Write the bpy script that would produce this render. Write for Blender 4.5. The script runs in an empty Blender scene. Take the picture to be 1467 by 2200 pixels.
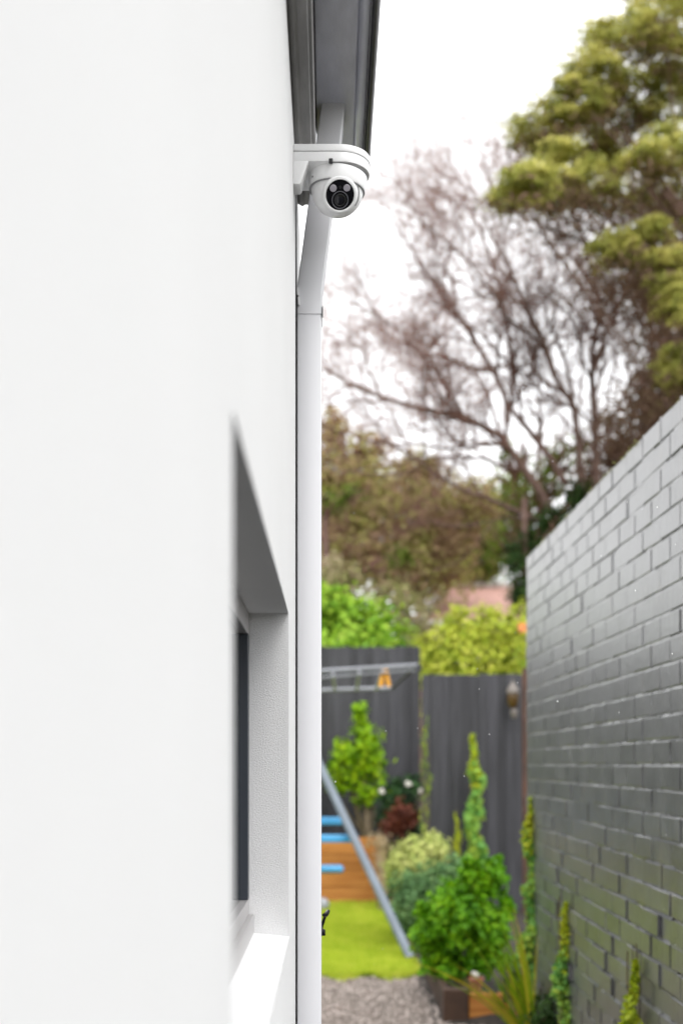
import bpy, bmesh, math, random
import numpy as np
from mathutils import Vector, Matrix

random.seed(7)
RNG = np.random.default_rng(7)
SC = bpy.context.scene
COL = SC.collection
R = math.radians

# ------------------------------------------------------------------ camera
F = 2620.0            # focal length in photograph pixels (2200 tall)
VX, VY = 708.0, 1640.0
EYE = 1.55
cam_d = bpy.data.cameras.new('camera')
cam = bpy.data.objects.new('camera', cam_d)
COL.objects.link(cam)
cam.location = (0, 0, EYE)
cam.rotation_euler = (R(90), 0, 0)
cam_d.sensor_fit = 'VERTICAL'
cam_d.sensor_width = 24
cam_d.sensor_height = 36
cam_d.lens = F / 2200 * 36
cam_d.shift_x = (733.5 - VX) / 2200
cam_d.shift_y = (VY - 1100) / 2200
cam_d.clip_start = 0.02
cam_d.clip_end = 2000
cam_d.dof.use_dof = True
cam_d.dof.focus_distance = 2.36
cam_d.dof.aperture_fstop = 2.9
SC.camera = cam

# ------------------------------------------------------------------ sky and sun
SUN_EL, SUN_AZ = 50, 168      # azimuth clockwise from +Y
w = bpy.data.worlds.new('World')
SC.world = w
w.use_nodes = True
nt = w.node_tree
nt.nodes.clear()
sky = nt.nodes.new('ShaderNodeTexSky')
sky.sky_type = 'NISHITA'
sky.sun_disc = False
sky.sun_elevation = R(SUN_EL)
sky.sun_rotation = R(SUN_AZ)
sky.air_density = 1.0
sky.dust_density = 6.0
sky.ozone_density = 1.0
hs = nt.nodes.new('ShaderNodeHueSaturation')      # overcast: cloud takes the blue out
hs.inputs['Saturation'].default_value = 0.10
bg = nt.nodes.new('ShaderNodeBackground')
bg.inputs['Strength'].default_value = 0.12
wo = nt.nodes.new('ShaderNodeOutputWorld')
nt.links.new(sky.outputs[0], hs.inputs['Color'])
cl = nt.nodes.new('ShaderNodeMix')                # an even cloud sheet over the whole sky
cl.data_type = 'RGBA'
cl.inputs['Factor'].default_value = 0.80
cl.inputs['B'].default_value = (7.0, 7.05, 7.15, 1)
nt.links.new(hs.outputs[0], cl.inputs['A'])
nt.links.new(cl.outputs['Result'], bg.inputs['Color'])
nt.links.new(bg.outputs[0], wo.inputs['Surface'])
sun_d = bpy.data.lights.new('sun', 'SUN')
sun_d.energy = 0.95
sun_d.angle = R(50)
sun_d.color = (1.0, 0.98, 0.95)
sun = bpy.data.objects.new('sun', sun_d)
COL.objects.link(sun)
sdir = Vector((math.sin(R(SUN_AZ)) * math.cos(R(SUN_EL)), math.cos(R(SUN_AZ)) * math.cos(R(SUN_EL)), math.sin(R(SUN_EL))))
sun.rotation_euler = sdir.to_track_quat('Z', 'Y').to_euler()
sun.location = (8, -4, 12)

SC.view_settings.view_transform = 'Standard'
SC.view_settings.look = 'None'
SC.view_settings.gamma = 1
SC.view_settings.exposure = 1.42
SC.view_settings.use_curve_mapping = False
SC.render.engine = 'CYCLES'
SC.cycles.use_denoising = True
SC.cycles.max_bounces = 8
SC.cycles.transparent_max_bounces = 8
SC.cycles.caustics_reflective = False
SC.cycles.caustics_refractive = False


# ------------------------------------------------------------------ helpers
def P(px, py, s):
    """photo pixel + scale (pixels per metre at that distance) -> place"""
    return Vector(((px - VX) / s, F / s, EYE + (VY - py) / s))


def nmat(name):
    m = bpy.data.materials.new(name)
    m.use_nodes = True
    n = m.node_tree
    b = n.nodes['Principled BSDF']
    return m, n, b


def mat(name, col, rough=0.5, metal=0.0, spec=0.5, var=0.0, vscale=6.0, bump=0.0, bscale=60.0, col2=None, stretch=None, coat=0.0, perobj=0.0, bdist=0.01):
    m, n, b = nmat(name)
    L = n.links.new
    b.inputs['Roughness'].default_value = rough
    b.inputs['Metallic'].default_value = metal
    b.inputs['Specular IOR Level'].default_value = spec
    b.inputs['Coat Weight'].default_value = coat
    b.inputs['Coat Roughness'].default_value = 0.15
    b.inputs['Base Color'].default_value = (*col, 1)
    tc = n.nodes.new('ShaderNodeTexCoord')
    vec = tc.outputs['Object']
    if perobj:
        geo = n.nodes.new('ShaderNodeNewGeometry')
        vec = geo.outputs['Position']
    if stretch:
        mp = n.nodes.new('ShaderNodeMapping')
        mp.inputs['Scale'].default_value = stretch
        L(vec, mp.inputs['Vector'])
        vec = mp.outputs['Vector']
    if var or col2:
        tx = n.nodes.new('ShaderNodeTexNoise')
        tx.inputs['Scale'].default_value = vscale
        tx.inputs['Detail'].default_value = 6
        tx.inputs['Roughness'].default_value = 0.62
        L(vec, tx.inputs['Vector'])
        rp = n.nodes.new('ShaderNodeValToRGB')
        c2 = col2 if col2 else tuple(min(1, c * (1 + var)) for c in col)
        c1 = col if col2 else tuple(c * (1 - var) for c in col)
        rp.color_ramp.elements[0].position = 0.36
        rp.color_ramp.elements[1].position = 0.64
        rp.color_ramp.elements[0].color = (*c1, 1)
        rp.color_ramp.elements[1].color = (*c2, 1)
        L(tx.outputs['Fac'], rp.inputs['Fac'])
        out = rp.outputs['Color']
        if perobj:
            oi = n.nodes.new('ShaderNodeObjectInfo')
            mr = n.nodes.new('ShaderNodeMapRange')
            mr.inputs['To Min'].default_value = 1 - perobj
            mr.inputs['To Max'].default_value = 1 + perobj
            L(oi.outputs['Random'], mr.inputs['Value'])
            mx = n.nodes.new('ShaderNodeVectorMath')
            mx.operation = 'SCALE'
            L(out, mx.inputs[0])
            L(mr.outputs[0], mx.inputs['Scale'])
            out = mx.outputs[0]
        L(out, b.inputs['Base Color'])
    if bump:
        t2 = n.nodes.new('ShaderNodeTexNoise')
        t2.inputs['Scale'].default_value = bscale
        t2.inputs['Detail'].default_value = 4
        L(vec, t2.inputs['Vector'])
        bp = n.nodes.new('ShaderNodeBump')
        bp.inputs['Strength'].default_value = bump
        bp.inputs['Distance'].default_value = bdist
        L(t2.outputs['Fac'], bp.inputs['Height'])
        L(bp.outputs[0], b.inputs['Normal'])
    return m


def leafmat(name, cols, trans=0.35, rough=0.45, drift=0.5, dscale=5.0):
    """one colour per leaf, thin translucent blades"""
    m, n, b = nmat(name)
    L = n.links.new
    geo = n.nodes.new('ShaderNodeNewGeometry')
    rp = n.nodes.new('ShaderNodeValToRGB')
    cr = rp.color_ramp
    while len(cr.elements) < len(cols):
        cr.elements.new(0.5)
    for i, c in enumerate(cols):
        cr.elements[i].position = i / max(1, len(cols) - 1)
        cr.elements[i].color = (*c, 1)
    tn = n.nodes.new('ShaderNodeTexNoise'); tn.inputs['Scale'].default_value = dscale; tn.inputs['Detail'].default_value = 3
    L(geo.outputs['Position'], tn.inputs['Vector'])
    mr = n.nodes.new('ShaderNodeMapRange'); mr.inputs['From Min'].default_value = 0.32; mr.inputs['From Max'].default_value = 0.68
    L(tn.outputs['Fac'], mr.inputs['Value'])
    mf = n.nodes.new('ShaderNodeMix'); mf.data_type = 'FLOAT'; mf.inputs['Factor'].default_value = drift
    L(geo.outputs['Random Per Island'], mf.inputs['A']); L(mr.outputs[0], mf.inputs['B'])
    L(mf.outputs['Result'], rp.inputs['Fac'])
    L(rp.outputs[0], b.inputs['Base Color'])
    b.inputs['Roughness'].default_value = rough
    b.inputs['Specular IOR Level'].default_value = 0.18
    tr = n.nodes.new('ShaderNodeBsdfTranslucent')
    L(rp.outputs[0], tr.inputs['Color'])
    mx = n.nodes.new('ShaderNodeMixShader')
    mx.inputs[0].default_value = trans
    L(b.outputs[0], mx.inputs[1])
    L(tr.outputs[0], mx.inputs[2])
    L(mx.outputs[0], n.nodes['Material Output'].inputs['Surface'])
    return m


def tag(o, label=None, cat=None, group=None, kind=None):
    if label: o['label'] = label
    if cat: o['category'] = cat
    if group: o['group'] = group
    if kind: o['kind'] = kind
    return o


def empty(name, loc=(0, 0, 0), label=None, cat=None, group=None):
    o = bpy.data.objects.new(name, None)
    o.empty_display_size = 0.1
    o.location = loc
    COL.objects.link(o)
    tag(o, label, cat, group)
    return o


def link(name, me, m, parent=None):
    o = bpy.data.objects.new(name, me)
    COL.objects.link(o)
    if m and not me.materials:
        me.materials.append(m)
    if parent:
        o.parent = parent
        o.location = -parent.location      # mesh data is written in world coordinates
    return o


def pyobj(name, v, f, m, parent=None, smooth=False):
    me = bpy.data.meshes.new(name)
    me.from_pydata([tuple(a) for a in v], [], f)
    me.update()
    if smooth:
        me.shade_smooth()
    return link(name, me, m, parent)


def npobj(name, v, faces_n, idx, m, parent=None, smooth=False):
    """v (N,3), faces of equal size faces_n, idx flat"""
    me = bpy.data.meshes.new(name)
    nf = len(idx) // faces_n
    me.vertices.add(len(v))
    me.vertices.foreach_set('co', np.asarray(v, np.float32).ravel())
    me.loops.add(len(idx))
    me.loops.foreach_set('vertex_index', np.asarray(idx, np.int32))
    me.polygons.add(nf)
    me.polygons.foreach_set('loop_start', np.arange(0, len(idx), faces_n, dtype=np.int32))
    me.polygons.foreach_set('loop_total', np.full(nf, faces_n, np.int32))
    me.update(calc_edges=True)
    if smooth:
        me.shade_smooth()
    return link(name, me, m, parent)


class MB:
    """collects shapes into one bmesh"""
    def __init__(self):
        self.bm = bmesh.new()

    def box(self, lo, hi, bev=0.0, seg=2, mtx=None):
        c = [(a + b) / 2 for a, b in zip(lo, hi)]
        s = [abs(b - a) for a, b in zip(lo, hi)]
        t = bmesh.new()
        bmesh.ops.create_cube(t, size=1, matrix=Matrix.LocRotScale(Vector(c), None, Vector(s)))
        if bev:
            bmesh.ops.bevel(t, geom=t.edges[:], offset=bev, segments=seg, affect='EDGES', profile=0.5)
        if mtx:
            bmesh.ops.transform(t, matrix=mtx, verts=t.verts)
        self._add(t)
        return self

    def _add(self, t):
        me = bpy.data.meshes.new('tmp')
        t.to_mesh(me)
        t.free()
        self.bm.from_mesh(me)
        bpy.data.meshes.remove(me)

    def lathe(self, prof, mtx=None, n=48):
        """prof list of (r, z) round local z"""
        t = bmesh.new()
        rings = []
        for r, z in prof:
            if r < 1e-6:
                rings.append([t.verts.new((0, 0, z))])
            else:
                rings.append([t.verts.new((r * math.cos(2 * math.pi * k / n), r * math.sin(2 * math.pi * k / n), z)) for k in range(n)])
        for a, b in zip(rings, rings[1:]):
            for k in range(n):
                k2 = (k + 1) % n
                if len(a) == 1 and len(b) == 1: continue
                if len(a) == 1: t.faces.new((a[0], b[k], b[k2]))
                elif len(b) == 1: t.faces.new((a[k], a[k2], b[0]))
                else: t.faces.new((a[k], a[k2], b[k2], b[k]))
        bmesh.ops.recalc_face_normals(t, faces=t.faces[:])
        if mtx:
            bmesh.ops.transform(t, matrix=mtx, verts=t.verts)
        self._add(t)
        return self

    def tube(self, pts, rad, n=12, caps=True):
        pts = [Vector(p) for p in pts]
        rads = rad if isinstance(rad, (list, tuple)) else [rad] * len(pts)
        t = bmesh.new()
        rings = []
        for i, p in enumerate(pts):
            d = (pts[min(i + 1, len(pts) - 1)] - pts[max(i - 1, 0)]).normalized()
            a = d.cross(Vector((0.13, 0.31, 0.94))).normalized()
            b = d.cross(a)
            rings.append([t.verts.new(p + (a * math.cos(2 * math.pi * k / n) + b * math.sin(2 * math.pi * k / n)) * rads[i]) for k in range(n)])
        for a, b in zip(rings, rings[1:]):
            for k in range(n):
                t.faces.new((a[k], a[(k + 1) % n], b[(k + 1) % n], b[k]))
        if caps:
            t.faces.new(rings[0][::-1])
            t.faces.new(rings[-1])
        bmesh.ops.recalc_face_normals(t, faces=t.faces[:])
        self._add(t)
        return self

    def prism(self, poly, axis, lo, hi, bev=0.0):
        """poly 2D list extruded along axis ('x','y','z')"""
        def v3(a, b, c):
            return {'x': (c, a, b), 'y': (a, c, b), 'z': (a, b, c)}[axis]
        t = bmesh.new()
        A = [t.verts.new(v3(a, b, lo)) for a, b in poly]
        B = [t.verts.new(v3(a, b, hi)) for a, b in poly]
        n = len(poly)
        t.faces.new(A)
        t.faces.new(B[::-1])
        for k in range(n):
            t.faces.new((A[k], A[(k + 1) % n], B[(k + 1) % n], B[k]))
        bmesh.ops.recalc_face_normals(t, faces=t.faces[:])
        if bev:
            bmesh.ops.bevel(t, geom=[e for e in t.edges if e.calc_face_angle(0) > 0.6], offset=bev, segments=2, affect='EDGES', profile=0.5)
        self._add(t)
        return self

    def build(self, name, m, parent=None, smooth=False, angle=35):
        me = bpy.data.meshes.new(name)
        self.bm.to_mesh(me)
        self.bm.free()
        if smooth:
            me.shade_smooth()
            me.set_sharp_from_angle(angle=R(angle))
        return link(name, me, m, parent)


def tubes(name, groups, m, parent=None):
    """groups: list of (pts (N,k,3), rad (N,k), n) -> one quad mesh"""
    V, I, base = [], [], 0
    for pts, rad, n in groups:
        pts = np.asarray(pts, float); rad = np.asarray(rad, float)
        N, k, _ = pts.shape
        d = np.empty_like(pts)
        d[:, 1:-1] = pts[:, 2:] - pts[:, :-2]
        d[:, 0] = pts[:, 1] - pts[:, 0]
        d[:, -1] = pts[:, -1] - pts[:, -2]
        d /= np.linalg.norm(d, axis=2, keepdims=True) + 1e-9
        a = np.cross(d, np.array([0.13, 0.31, 0.94]))
        a /= np.linalg.norm(a, axis=2, keepdims=True) + 1e-9
        b = np.cross(d, a)
        th = np.arange(n) * 2 * np.pi / n
        ring = pts[:, :, None, :] + rad[:, :, None, None] * (a[:, :, None, :] * np.cos(th)[None, None, :, None] + b[:, :, None, :] * np.sin(th)[None, None, :, None])
        V.append(ring.reshape(-1, 3))
        ii = np.arange(N)[:, None, None] * k * n + np.arange(k - 1)[None, :, None] * n + np.arange(n)[None, None, :]
        jj = np.arange(N)[:, None, None] * k * n + np.arange(k - 1)[None, :, None] * n + ((np.arange(n) + 1) % n)[None, None, :]
        q = np.stack([ii, jj, jj + n, ii + n], -1).reshape(-1) + base
        I.append(q)
        base += N * k * n
    return npobj(name, np.concatenate(V), 4, np.concatenate(I), m, parent, smooth=True)


def leaves(name, pos, nrm, size, m, parent=None, aspect=0.5, droop=0.0, along=None):
    """diamond leaves, slightly folded along the mid rib"""
    pos = np.asarray(pos, float)
    N = len(pos)
    nrm = nrm / (np.linalg.norm(nrm, axis=1, keepdims=True) + 1e-9)
    rnd = RNG.normal(size=(N, 3)) if along is None else along
    rnd = rnd + np.array([0, 0, -droop])
    t = rnd - nrm * np.sum(rnd * nrm, axis=1, keepdims=True)
    t /= np.linalg.norm(t, axis=1, keepdims=True) + 1e-9
    b = np.cross(nrm, t)
    size = np.asarray(size).reshape(-1, 1) * np.ones((N, 1))
    l = size * 0.5
    wd = size * 0.5 * aspect
    v = np.empty((N, 4, 3))
    v[:, 0] = pos - t * l
    v[:, 1] = pos + b * wd + nrm * wd * 0.35
    v[:, 2] = pos + t * l - nrm * l * 0.15
    v[:, 3] = pos - b * wd + nrm * wd * 0.35
    i = np.arange(N)[:, None] * 4
    idx = np.concatenate([i + np.array([[0, 2, 1]]), i + np.array([[0, 3, 2]])], axis=1).ravel()
    o = npobj(name, v.reshape(-1, 3), 3, idx, m, parent)
    o['kind'] = 'stuff'
    return o


def lobes_pts(lobes, n, shell=0.5, clump=10, cs=0.28):
    """points in ellipsoid lobes, gathered in small clumps; returns pos and outward normals"""
    A, B = [], []
    vol = np.array([l[3] * l[4] * l[5] for l in lobes]) ** 0.67
    vol /= vol.sum()
    for l, f in zip(lobes, vol):
        c = np.array(l[:3]); r = np.array(l[3:6])
        nc = max(4, int(n * f / clump))
        d = RNG.normal(size=(nc, 3)); d /= np.linalg.norm(d, axis=1, keepdims=True)
        rr = (shell + (1 - shell) * RNG.random((nc, 1))) ** 0.8
        rr *= 1 + RNG.normal(size=(nc, 1)) * 0.13
        cp = c + d * rr * r
        dd = np.repeat(d, clump, 0)
        p = np.repeat(cp, clump, 0) + RNG.normal(size=(nc * clump, 3)) * cs * r.mean() * 0.6
        A.append(p); B.append(dd + RNG.normal(size=dd.shape) * 0.6 + np.array([0, 0, 0.5]))
    return np.concatenate(A), np.concatenate(B)


def shrub(name, label, cat, lobes, n, size, m, stem_m, base=None, group=None, shell=0.45, clump=10, cs=0.28, aspect=0.5, stems=7, sr=0.012):
    lob = np.array([l for l in lobes], float)
    if base is None:
        base = (lob[:, 0].mean(), lob[:, 1].mean(), 0.0)
    t = empty(name, base, label, cat, group)
    p, nr = lobes_pts(lobes, n, shell, clump, cs)
    p[:, 2] = np.maximum(p[:, 2], base[2] + 0.01)
    leaves('foliage', p, nr, size * (0.7 + 0.6 * RNG.random(len(p))), m, t, aspect)
    pts = []
    for k in range(stems):
        l = lob[k % len(lob)]
        e = np.array(l[:3]) + RNG.normal(size=3) * l[3:6] * 0.4
        b0 = np.array(base) + np.array([RNG.normal() * 0.03, RNG.normal() * 0.03, -0.02])
        mid = (b0 + e) / 2 + RNG.normal(size=3) * 0.05 * np.linalg.norm(e - b0)
        pts.append([b0, b0 * 0.7 + mid * 0.3 , mid, mid * 0.4 + e * 0.6, e])
    pts = np.array(pts)
    rad = np.repeat(np.array([[1, 0.85, 0.7, 0.5, 0.25]]) * sr, len(pts), 0)
    tubes('stem', [(pts, rad, 6)], stem_m, t)
    return t


# ------------------------------------------------------------------ materials
M = {}
M['render'] = mat('white_render', (0.77, 0.77, 0.77), rough=0.85, spec=0.2, var=0.012, vscale=3, bump=0.42, bscale=560, bdist=0.004)
M['render_shaded'] = mat('sandy_shaded_render', (0.64, 0.64, 0.645), rough=0.9, spec=0.15, col2=(0.76, 0.76, 0.765), vscale=520, bump=0.75, bscale=560, bdist=0.005)  # wall render greyed for the reveals, their shade put into the colour
M['white'] = mat('white_powdercoat', (0.80, 0.80, 0.805), rough=0.38, spec=0.45, var=0.01, vscale=12)
M['camwhite'] = mat('white_plastic', (0.87, 0.87, 0.875), rough=0.33, spec=0.5)
M['pipe'] = mat('white_pipe_paint', (0.66, 0.66, 0.685), rough=0.42, spec=0.4, var=0.02, vscale=5, stretch=(1, 1, 0.3))
M['wall_strip'] = mat('near_black_strip', (0.025, 0.026, 0.03), rough=0.7)
M['gutter'] = mat('grey_steel_gutter', (0.58, 0.59, 0.66), rough=0.28, spec=0.5, var=0.18, vscale=9, stretch=(1, 0.25, 1), bump=0.05, bscale=30)
M['gutter_dark'] = mat('dark_gutter_bead', (0.035, 0.034, 0.036), rough=0.42, var=0.3, vscale=30)
M['fascia'] = mat('weathered_grey_fascia', (0.22, 0.215, 0.21), rough=0.55, var=0.25, vscale=14, stretch=(1, 0.2, 1), bump=0.1, bscale=60)
M['alu'] = mat('navy_window_stile', (0.022, 0.028, 0.038), rough=0.3, spec=0.5)
M['rail_skylit'] = mat('sky_lightened_window_rail', (0.36, 0.35, 0.35), rough=0.35)  # frame metal turned light grey: the sky's reflection is in the colour
M['black'] = mat('black_gloss', (0.004, 0.004, 0.006), rough=0.12, spec=0.25)
M['blackm'] = mat('black_matt', (0.012, 0.012, 0.013), rough=0.45)
M['led'] = mat('grey_led', (0.34, 0.32, 0.36), rough=0.25, spec=0.6, bump=0.1, bscale=400)
M['lens'] = mat('lens_glass', (0.004, 0.004, 0.008), rough=0.03, spec=0.5)
M['seam'] = mat('seam_grey', (0.30, 0.30, 0.31), rough=0.7)
M['roof'] = mat('grey_roof_sheet', (0.12, 0.12, 0.13), rough=0.5, var=0.1)
M['glass'] = mat('window_glass', (0.012, 0.014, 0.016), rough=0.01, spec=0.5)
M['glass'].node_tree.nodes['Principled BSDF'].inputs['IOR'].default_value = 1.52
M['soil'] = mat('dark_soil', (0.028, 0.022, 0.017), rough=0.95, var=0.4, vscale=25, bump=0.8, bscale=40, bdist=0.03)
M['ground'] = mat('dull_ground', (0.07, 0.075, 0.03), rough=0.95, col2=(0.10, 0.085, 0.055), vscale=0.6)
M['gravel'] = mat('gravel_bed', (0.20, 0.165, 0.14), rough=0.9, var=0.35, vscale=60, bump=0.8, bscale=90, bdist=0.02)
M['bounce_cut'] = mat('bounce_cutting_ground', (0.045, 0.045, 0.047), rough=0.9, var=0.2, vscale=40, bump=0.5, bscale=200)  # for the added ground out of view, dark to damp bounced light
M['pebble'] = leafmat('pebbles', [(0.13, 0.10, 0.085), (0.30, 0.26, 0.23), (0.42, 0.36, 0.33), (0.20, 0.15, 0.12)], trans=0.0, rough=0.6)
M['lawn'] = mat('lawn_turf', (0.24, 0.36, 0.01), rough=0.9, spec=0.1, col2=(0.40, 0.48, 0.02), vscale=1.6, bump=0.6, bscale=120, bdist=0.02)
M['grass'] = leafmat('grass_blades', [(0.28, 0.40, 0.025), (0.46, 0.55, 0.05), (0.60, 0.61, 0.10)], trans=0.4)
M['sleeper'] = mat('orange_timber', (0.27, 0.10, 0.022), rough=0.8, spec=0.2, col2=(0.42, 0.185, 0.05), vscale=5, stretch=(0.4, 4, 6), bump=0.3, bscale=20, perobj=0.18)
M['palewood'] = mat('pale_timber', (0.45, 0.31, 0.17), rough=0.75, var=0.2, vscale=6, stretch=(4, 4, 0.4), bump=0.2, bscale=20)
M['darkwood'] = mat('dark_timber', (0.045, 0.022, 0.012), rough=0.75, var=0.3, vscale=6, bump=0.3, bscale=20)
M['paling'] = mat('charcoal_fence_stain', (0.034, 0.034, 0.039), rough=0.62, spec=0.35, var=0.30, vscale=9, stretch=(3, 3, 0.18), bump=0.3, bscale=22, perobj=0.30)
M['brownpost'] = mat('rusty_brown_timber', (0.06, 0.026, 0.016), rough=0.75, var=0.3)
M['steel'] = mat('grey_painted_steel', (0.12, 0.145, 0.175), rough=0.4, var=0.08)
M['silver'] = mat('silver_tube', (0.24, 0.25, 0.28), rough=0.4, metal=0.0, var=0.1)
M['rung'] = mat('light_grey_tube', (0.42, 0.43, 0.47), rough=0.4)
M['blue'] = mat('light_blue_plastic', (0.05, 0.27, 0.52), rough=0.4)
M['yellow'] = mat('orange_yellow_plastic', (0.75, 0.34, 0.012), rough=0.45)
M['terracotta'] = mat('terracotta', (0.30, 0.11, 0.055), rough=0.8, var=0.2, vscale=12)
M['tile'] = mat('pink_roof_tiles', (0.58, 0.34, 0.29), rough=0.8, var=0.15, vscale=8)
M['cream'] = mat('cream_wall', (0.6, 0.55, 0.47), rough=0.9)
M['ridge'] = mat('pale_ridge', (0.62, 0.58, 0.55), rough=0.8)
M['bark'] = mat('brown_bark', (0.15, 0.095, 0.078), rough=0.9, spec=0.15, col2=(0.24, 0.16, 0.135), vscale=6, bump=0.5, bscale=25)
M['twig'] = mat('reddish_twigs', (0.19, 0.10, 0.08), rough=0.9, spec=0.1, col2=(0.27, 0.155, 0.125), vscale=2)
M['stem'] = mat('garden_stems', (0.11, 0.085, 0.04), rough=0.85, var=0.2)
M['palestem'] = mat('pale_stem', (0.22, 0.17, 0.11), rough=0.85, var=0.2)
M['lantern_metal'] = mat('weathered_lantern_metal', (0.16, 0.14, 0.125), rough=0.6, var=0.2, vscale=30)
M['amber'] = mat('amber_glass', (0.08, 0.045, 0.012), rough=0.2, spec=0.5)
M['flower'] = leafmat('white_petals', [(0.75, 0.72, 0.66), (0.8, 0.78, 0.74)], trans=0.3)
M['orangeflower'] = leafmat('orange_petals', [(0.8, 0.25, 0.06), (0.8, 0.4, 0.2)], trans=0.3)


def brick_material():
    m, n, b = nmat('charcoal_painted_brick')
    L = n.links.new
    geo = n.nodes.new('ShaderNodeNewGeometry')
    oi = n.nodes.new('ShaderNodeObjectInfo')
    t1 = n.nodes.new('ShaderNodeTexNoise'); t1.inputs['Scale'].default_value = 7; t1.inputs['Detail'].default_value = 7
    L(geo.outputs['Position'], t1.inputs['Vector'])
    rp = n.nodes.new('ShaderNodeValToRGB')
    rp.color_ramp.elements[0].position = 0.3; rp.color_ramp.elements[0].color = (0.044, 0.044, 0.047, 1)
    rp.color_ramp.elements[1].position = 0.72; rp.color_ramp.elements[1].color = (0.080, 0.081, 0.084, 1)
    L(t1.outputs['Fac'], rp.inputs['Fac'])
    # scuffs where the paint is thin
    t2 = n.nodes.new('ShaderNodeTexNoise'); t2.inputs['Scale'].default_value = 11; t2.inputs['Detail'].default_value = 5
    mp = n.nodes.new('ShaderNodeMapping'); mp.inputs['Scale'].default_value = (1, 1, 0.45)
    L(geo.outputs['Position'], mp.inputs['Vector']); L(mp.outputs[0], t2.inputs['Vector'])
    r2 = n.nodes.new('ShaderNodeValToRGB')
    r2.color_ramp.elements[0].position = 0.63; r2.color_ramp.elements[0].color = (0, 0, 0, 1)
    r2.color_ramp.elements[1].position = 0.75; r2.color_ramp.elements[1].color = (0.55, 0.55, 0.55, 1)
    L(t2.outputs['Fac'], r2.inputs['Fac'])
    mx = n.nodes.new('ShaderNodeMix'); mx.data_type = 'RGBA'
    L(r2.outputs[0], mx.inputs['Factor']); L(rp.outputs[0], mx.inputs['A'])
    mx.inputs['B'].default_value = (0.115, 0.10, 0.085, 1)
    mr = n.nodes.new('ShaderNodeMapRange'); mr.inputs['To Min'].default_value = 0.8; mr.inputs['To Max'].default_value = 1.22
    L(oi.outputs['Random'], mr.inputs['Value'])
    sc = n.nodes.new('ShaderNodeVectorMath'); sc.operation = 'SCALE'
    L(mx.outputs['Result'], sc.inputs[0]); L(mr.outputs[0], sc.inputs['Scale'])
    L(sc.outputs[0], b.inputs['Base Color'])
    b.inputs['Roughness'].default_value = 0.30
    b.inputs['Specular IOR Level'].default_value = 0.5
    b.inputs['Coat Weight'].default_value = 0.9
    b.inputs['Coat Roughness'].default_value = 0.33
    r3 = n.nodes.new('ShaderNodeMapRange'); r3.inputs['To Min'].default_value = 0.30; r3.inputs['To Max'].default_value = 0.5
    L(t1.outputs['Fac'], r3.inputs['Value']); L(r3.outputs[0], b.inputs['Roughness'])
    t4 = n.nodes.new('ShaderNodeTexNoise'); t4.inputs['Scale'].default_value = 45; t4.inputs['Detail'].default_value = 5
    m4 = n.nodes.new('ShaderNodeMapping'); m4.inputs['Scale'].default_value = (1, 1, 0.5)
    L(geo.outputs['Position'], m4.inputs['Vector']); L(m4.outputs[0], t4.inputs['Vector'])
    bp = n.nodes.new('ShaderNodeBump'); bp.inputs['Strength'].default_value = 0.32; bp.inputs['Distance'].default_value = 0.006
    L(bp.outputs[0], b.inputs['Coat Normal'])
    L(t4.outputs['Fac'], bp.inputs['Height']); L(bp.outputs[0], b.inputs['Normal'])
    return m


M['brick'] = brick_material()
M['lime'] = leafmat('lime_green_leaves', [(0.09, 0.24, 0.02), (0.24, 0.42, 0.03), (0.42, 0.55, 0.07)])
M['green'] = leafmat('bright_green_leaves', [(0.03, 0.13, 0.004), (0.12, 0.32, 0.006), (0.28, 0.50, 0.012)])
M['yellowgreen'] = leafmat('yellow_green_leaves', [(0.22, 0.34, 0.03), (0.44, 0.50, 0.05), (0.62, 0.60, 0.12)])
M['variegated'] = leafmat('pale_variegated_leaves', [(0.22, 0.34, 0.05), (0.48, 0.53, 0.16), (0.60, 0.60, 0.25)])
M['greygreen'] = leafmat('grey_green_leaves', [(0.07, 0.15, 0.06), (0.12, 0.24, 0.09), (0.22, 0.33, 0.12)])
M['vine'] = leafmat('vine_leaves', [(0.05, 0.18, 0.03), (0.14, 0.34, 0.07), (0.28, 0.44, 0.06), (0.40, 0.46, 0.05)])
M['vinetip'] = leafmat('yellow_vine_leaves', [(0.16, 0.27, 0.012), (0.38, 0.45, 0.02), (0.52, 0.50, 0.05)])
M['redleaf'] = leafmat('red_brown_leaves', [(0.04, 0.012, 0.008), (0.12, 0.03, 0.016), (0.24, 0.08, 0.045)], trans=0.2)
M['darkleaf'] = leafmat('dark_glossy_leaves', [(0.008, 0.022, 0.008), (0.018, 0.05, 0.015), (0.05, 0.12, 0.03)], trans=0.15, rough=0.3)
M['citrus'] = leafmat('citrus_leaves', [(0.09, 0.22, 0.004), (0.22, 0.40, 0.006), (0.40, 0.52, 0.015)])
M['conifer'] = leafmat('conifer_sprays', [(0.13, 0.15, 0.035), (0.32, 0.34, 0.07), (0.52, 0.49, 0.13), (0.68, 0.61, 0.20)], trans=0.35, rough=0.6, drift=0.6, dscale=2.6)
M['conbrown'] = leafmat('dead_conifer_twigs', [(0.12, 0.078, 0.055), (0.20, 0.125, 0.09), (0.16, 0.13, 0.055)], trans=0.2, rough=0.8)
M['olive'] = leafmat('olive_brown_leaves', [(0.33, 0.22, 0.12), (0.52, 0.36, 0.22), (0.40, 0.42, 0.11), (0.62, 0.54, 0.22)], trans=0.42, rough=0.7, drift=0.6, dscale=1.3)
M['midgreen'] = leafmat('mid_green_leaves', [(0.08, 0.14, 0.015), (0.16, 0.23, 0.03), (0.27, 0.31, 0.05)], trans=0.3)
M['deepgreen'] = leafmat('deep_green_leaves', [(0.012, 0.035, 0.008), (0.03, 0.07, 0.012), (0.06, 0.11, 0.02)], trans=0.2)
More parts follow.
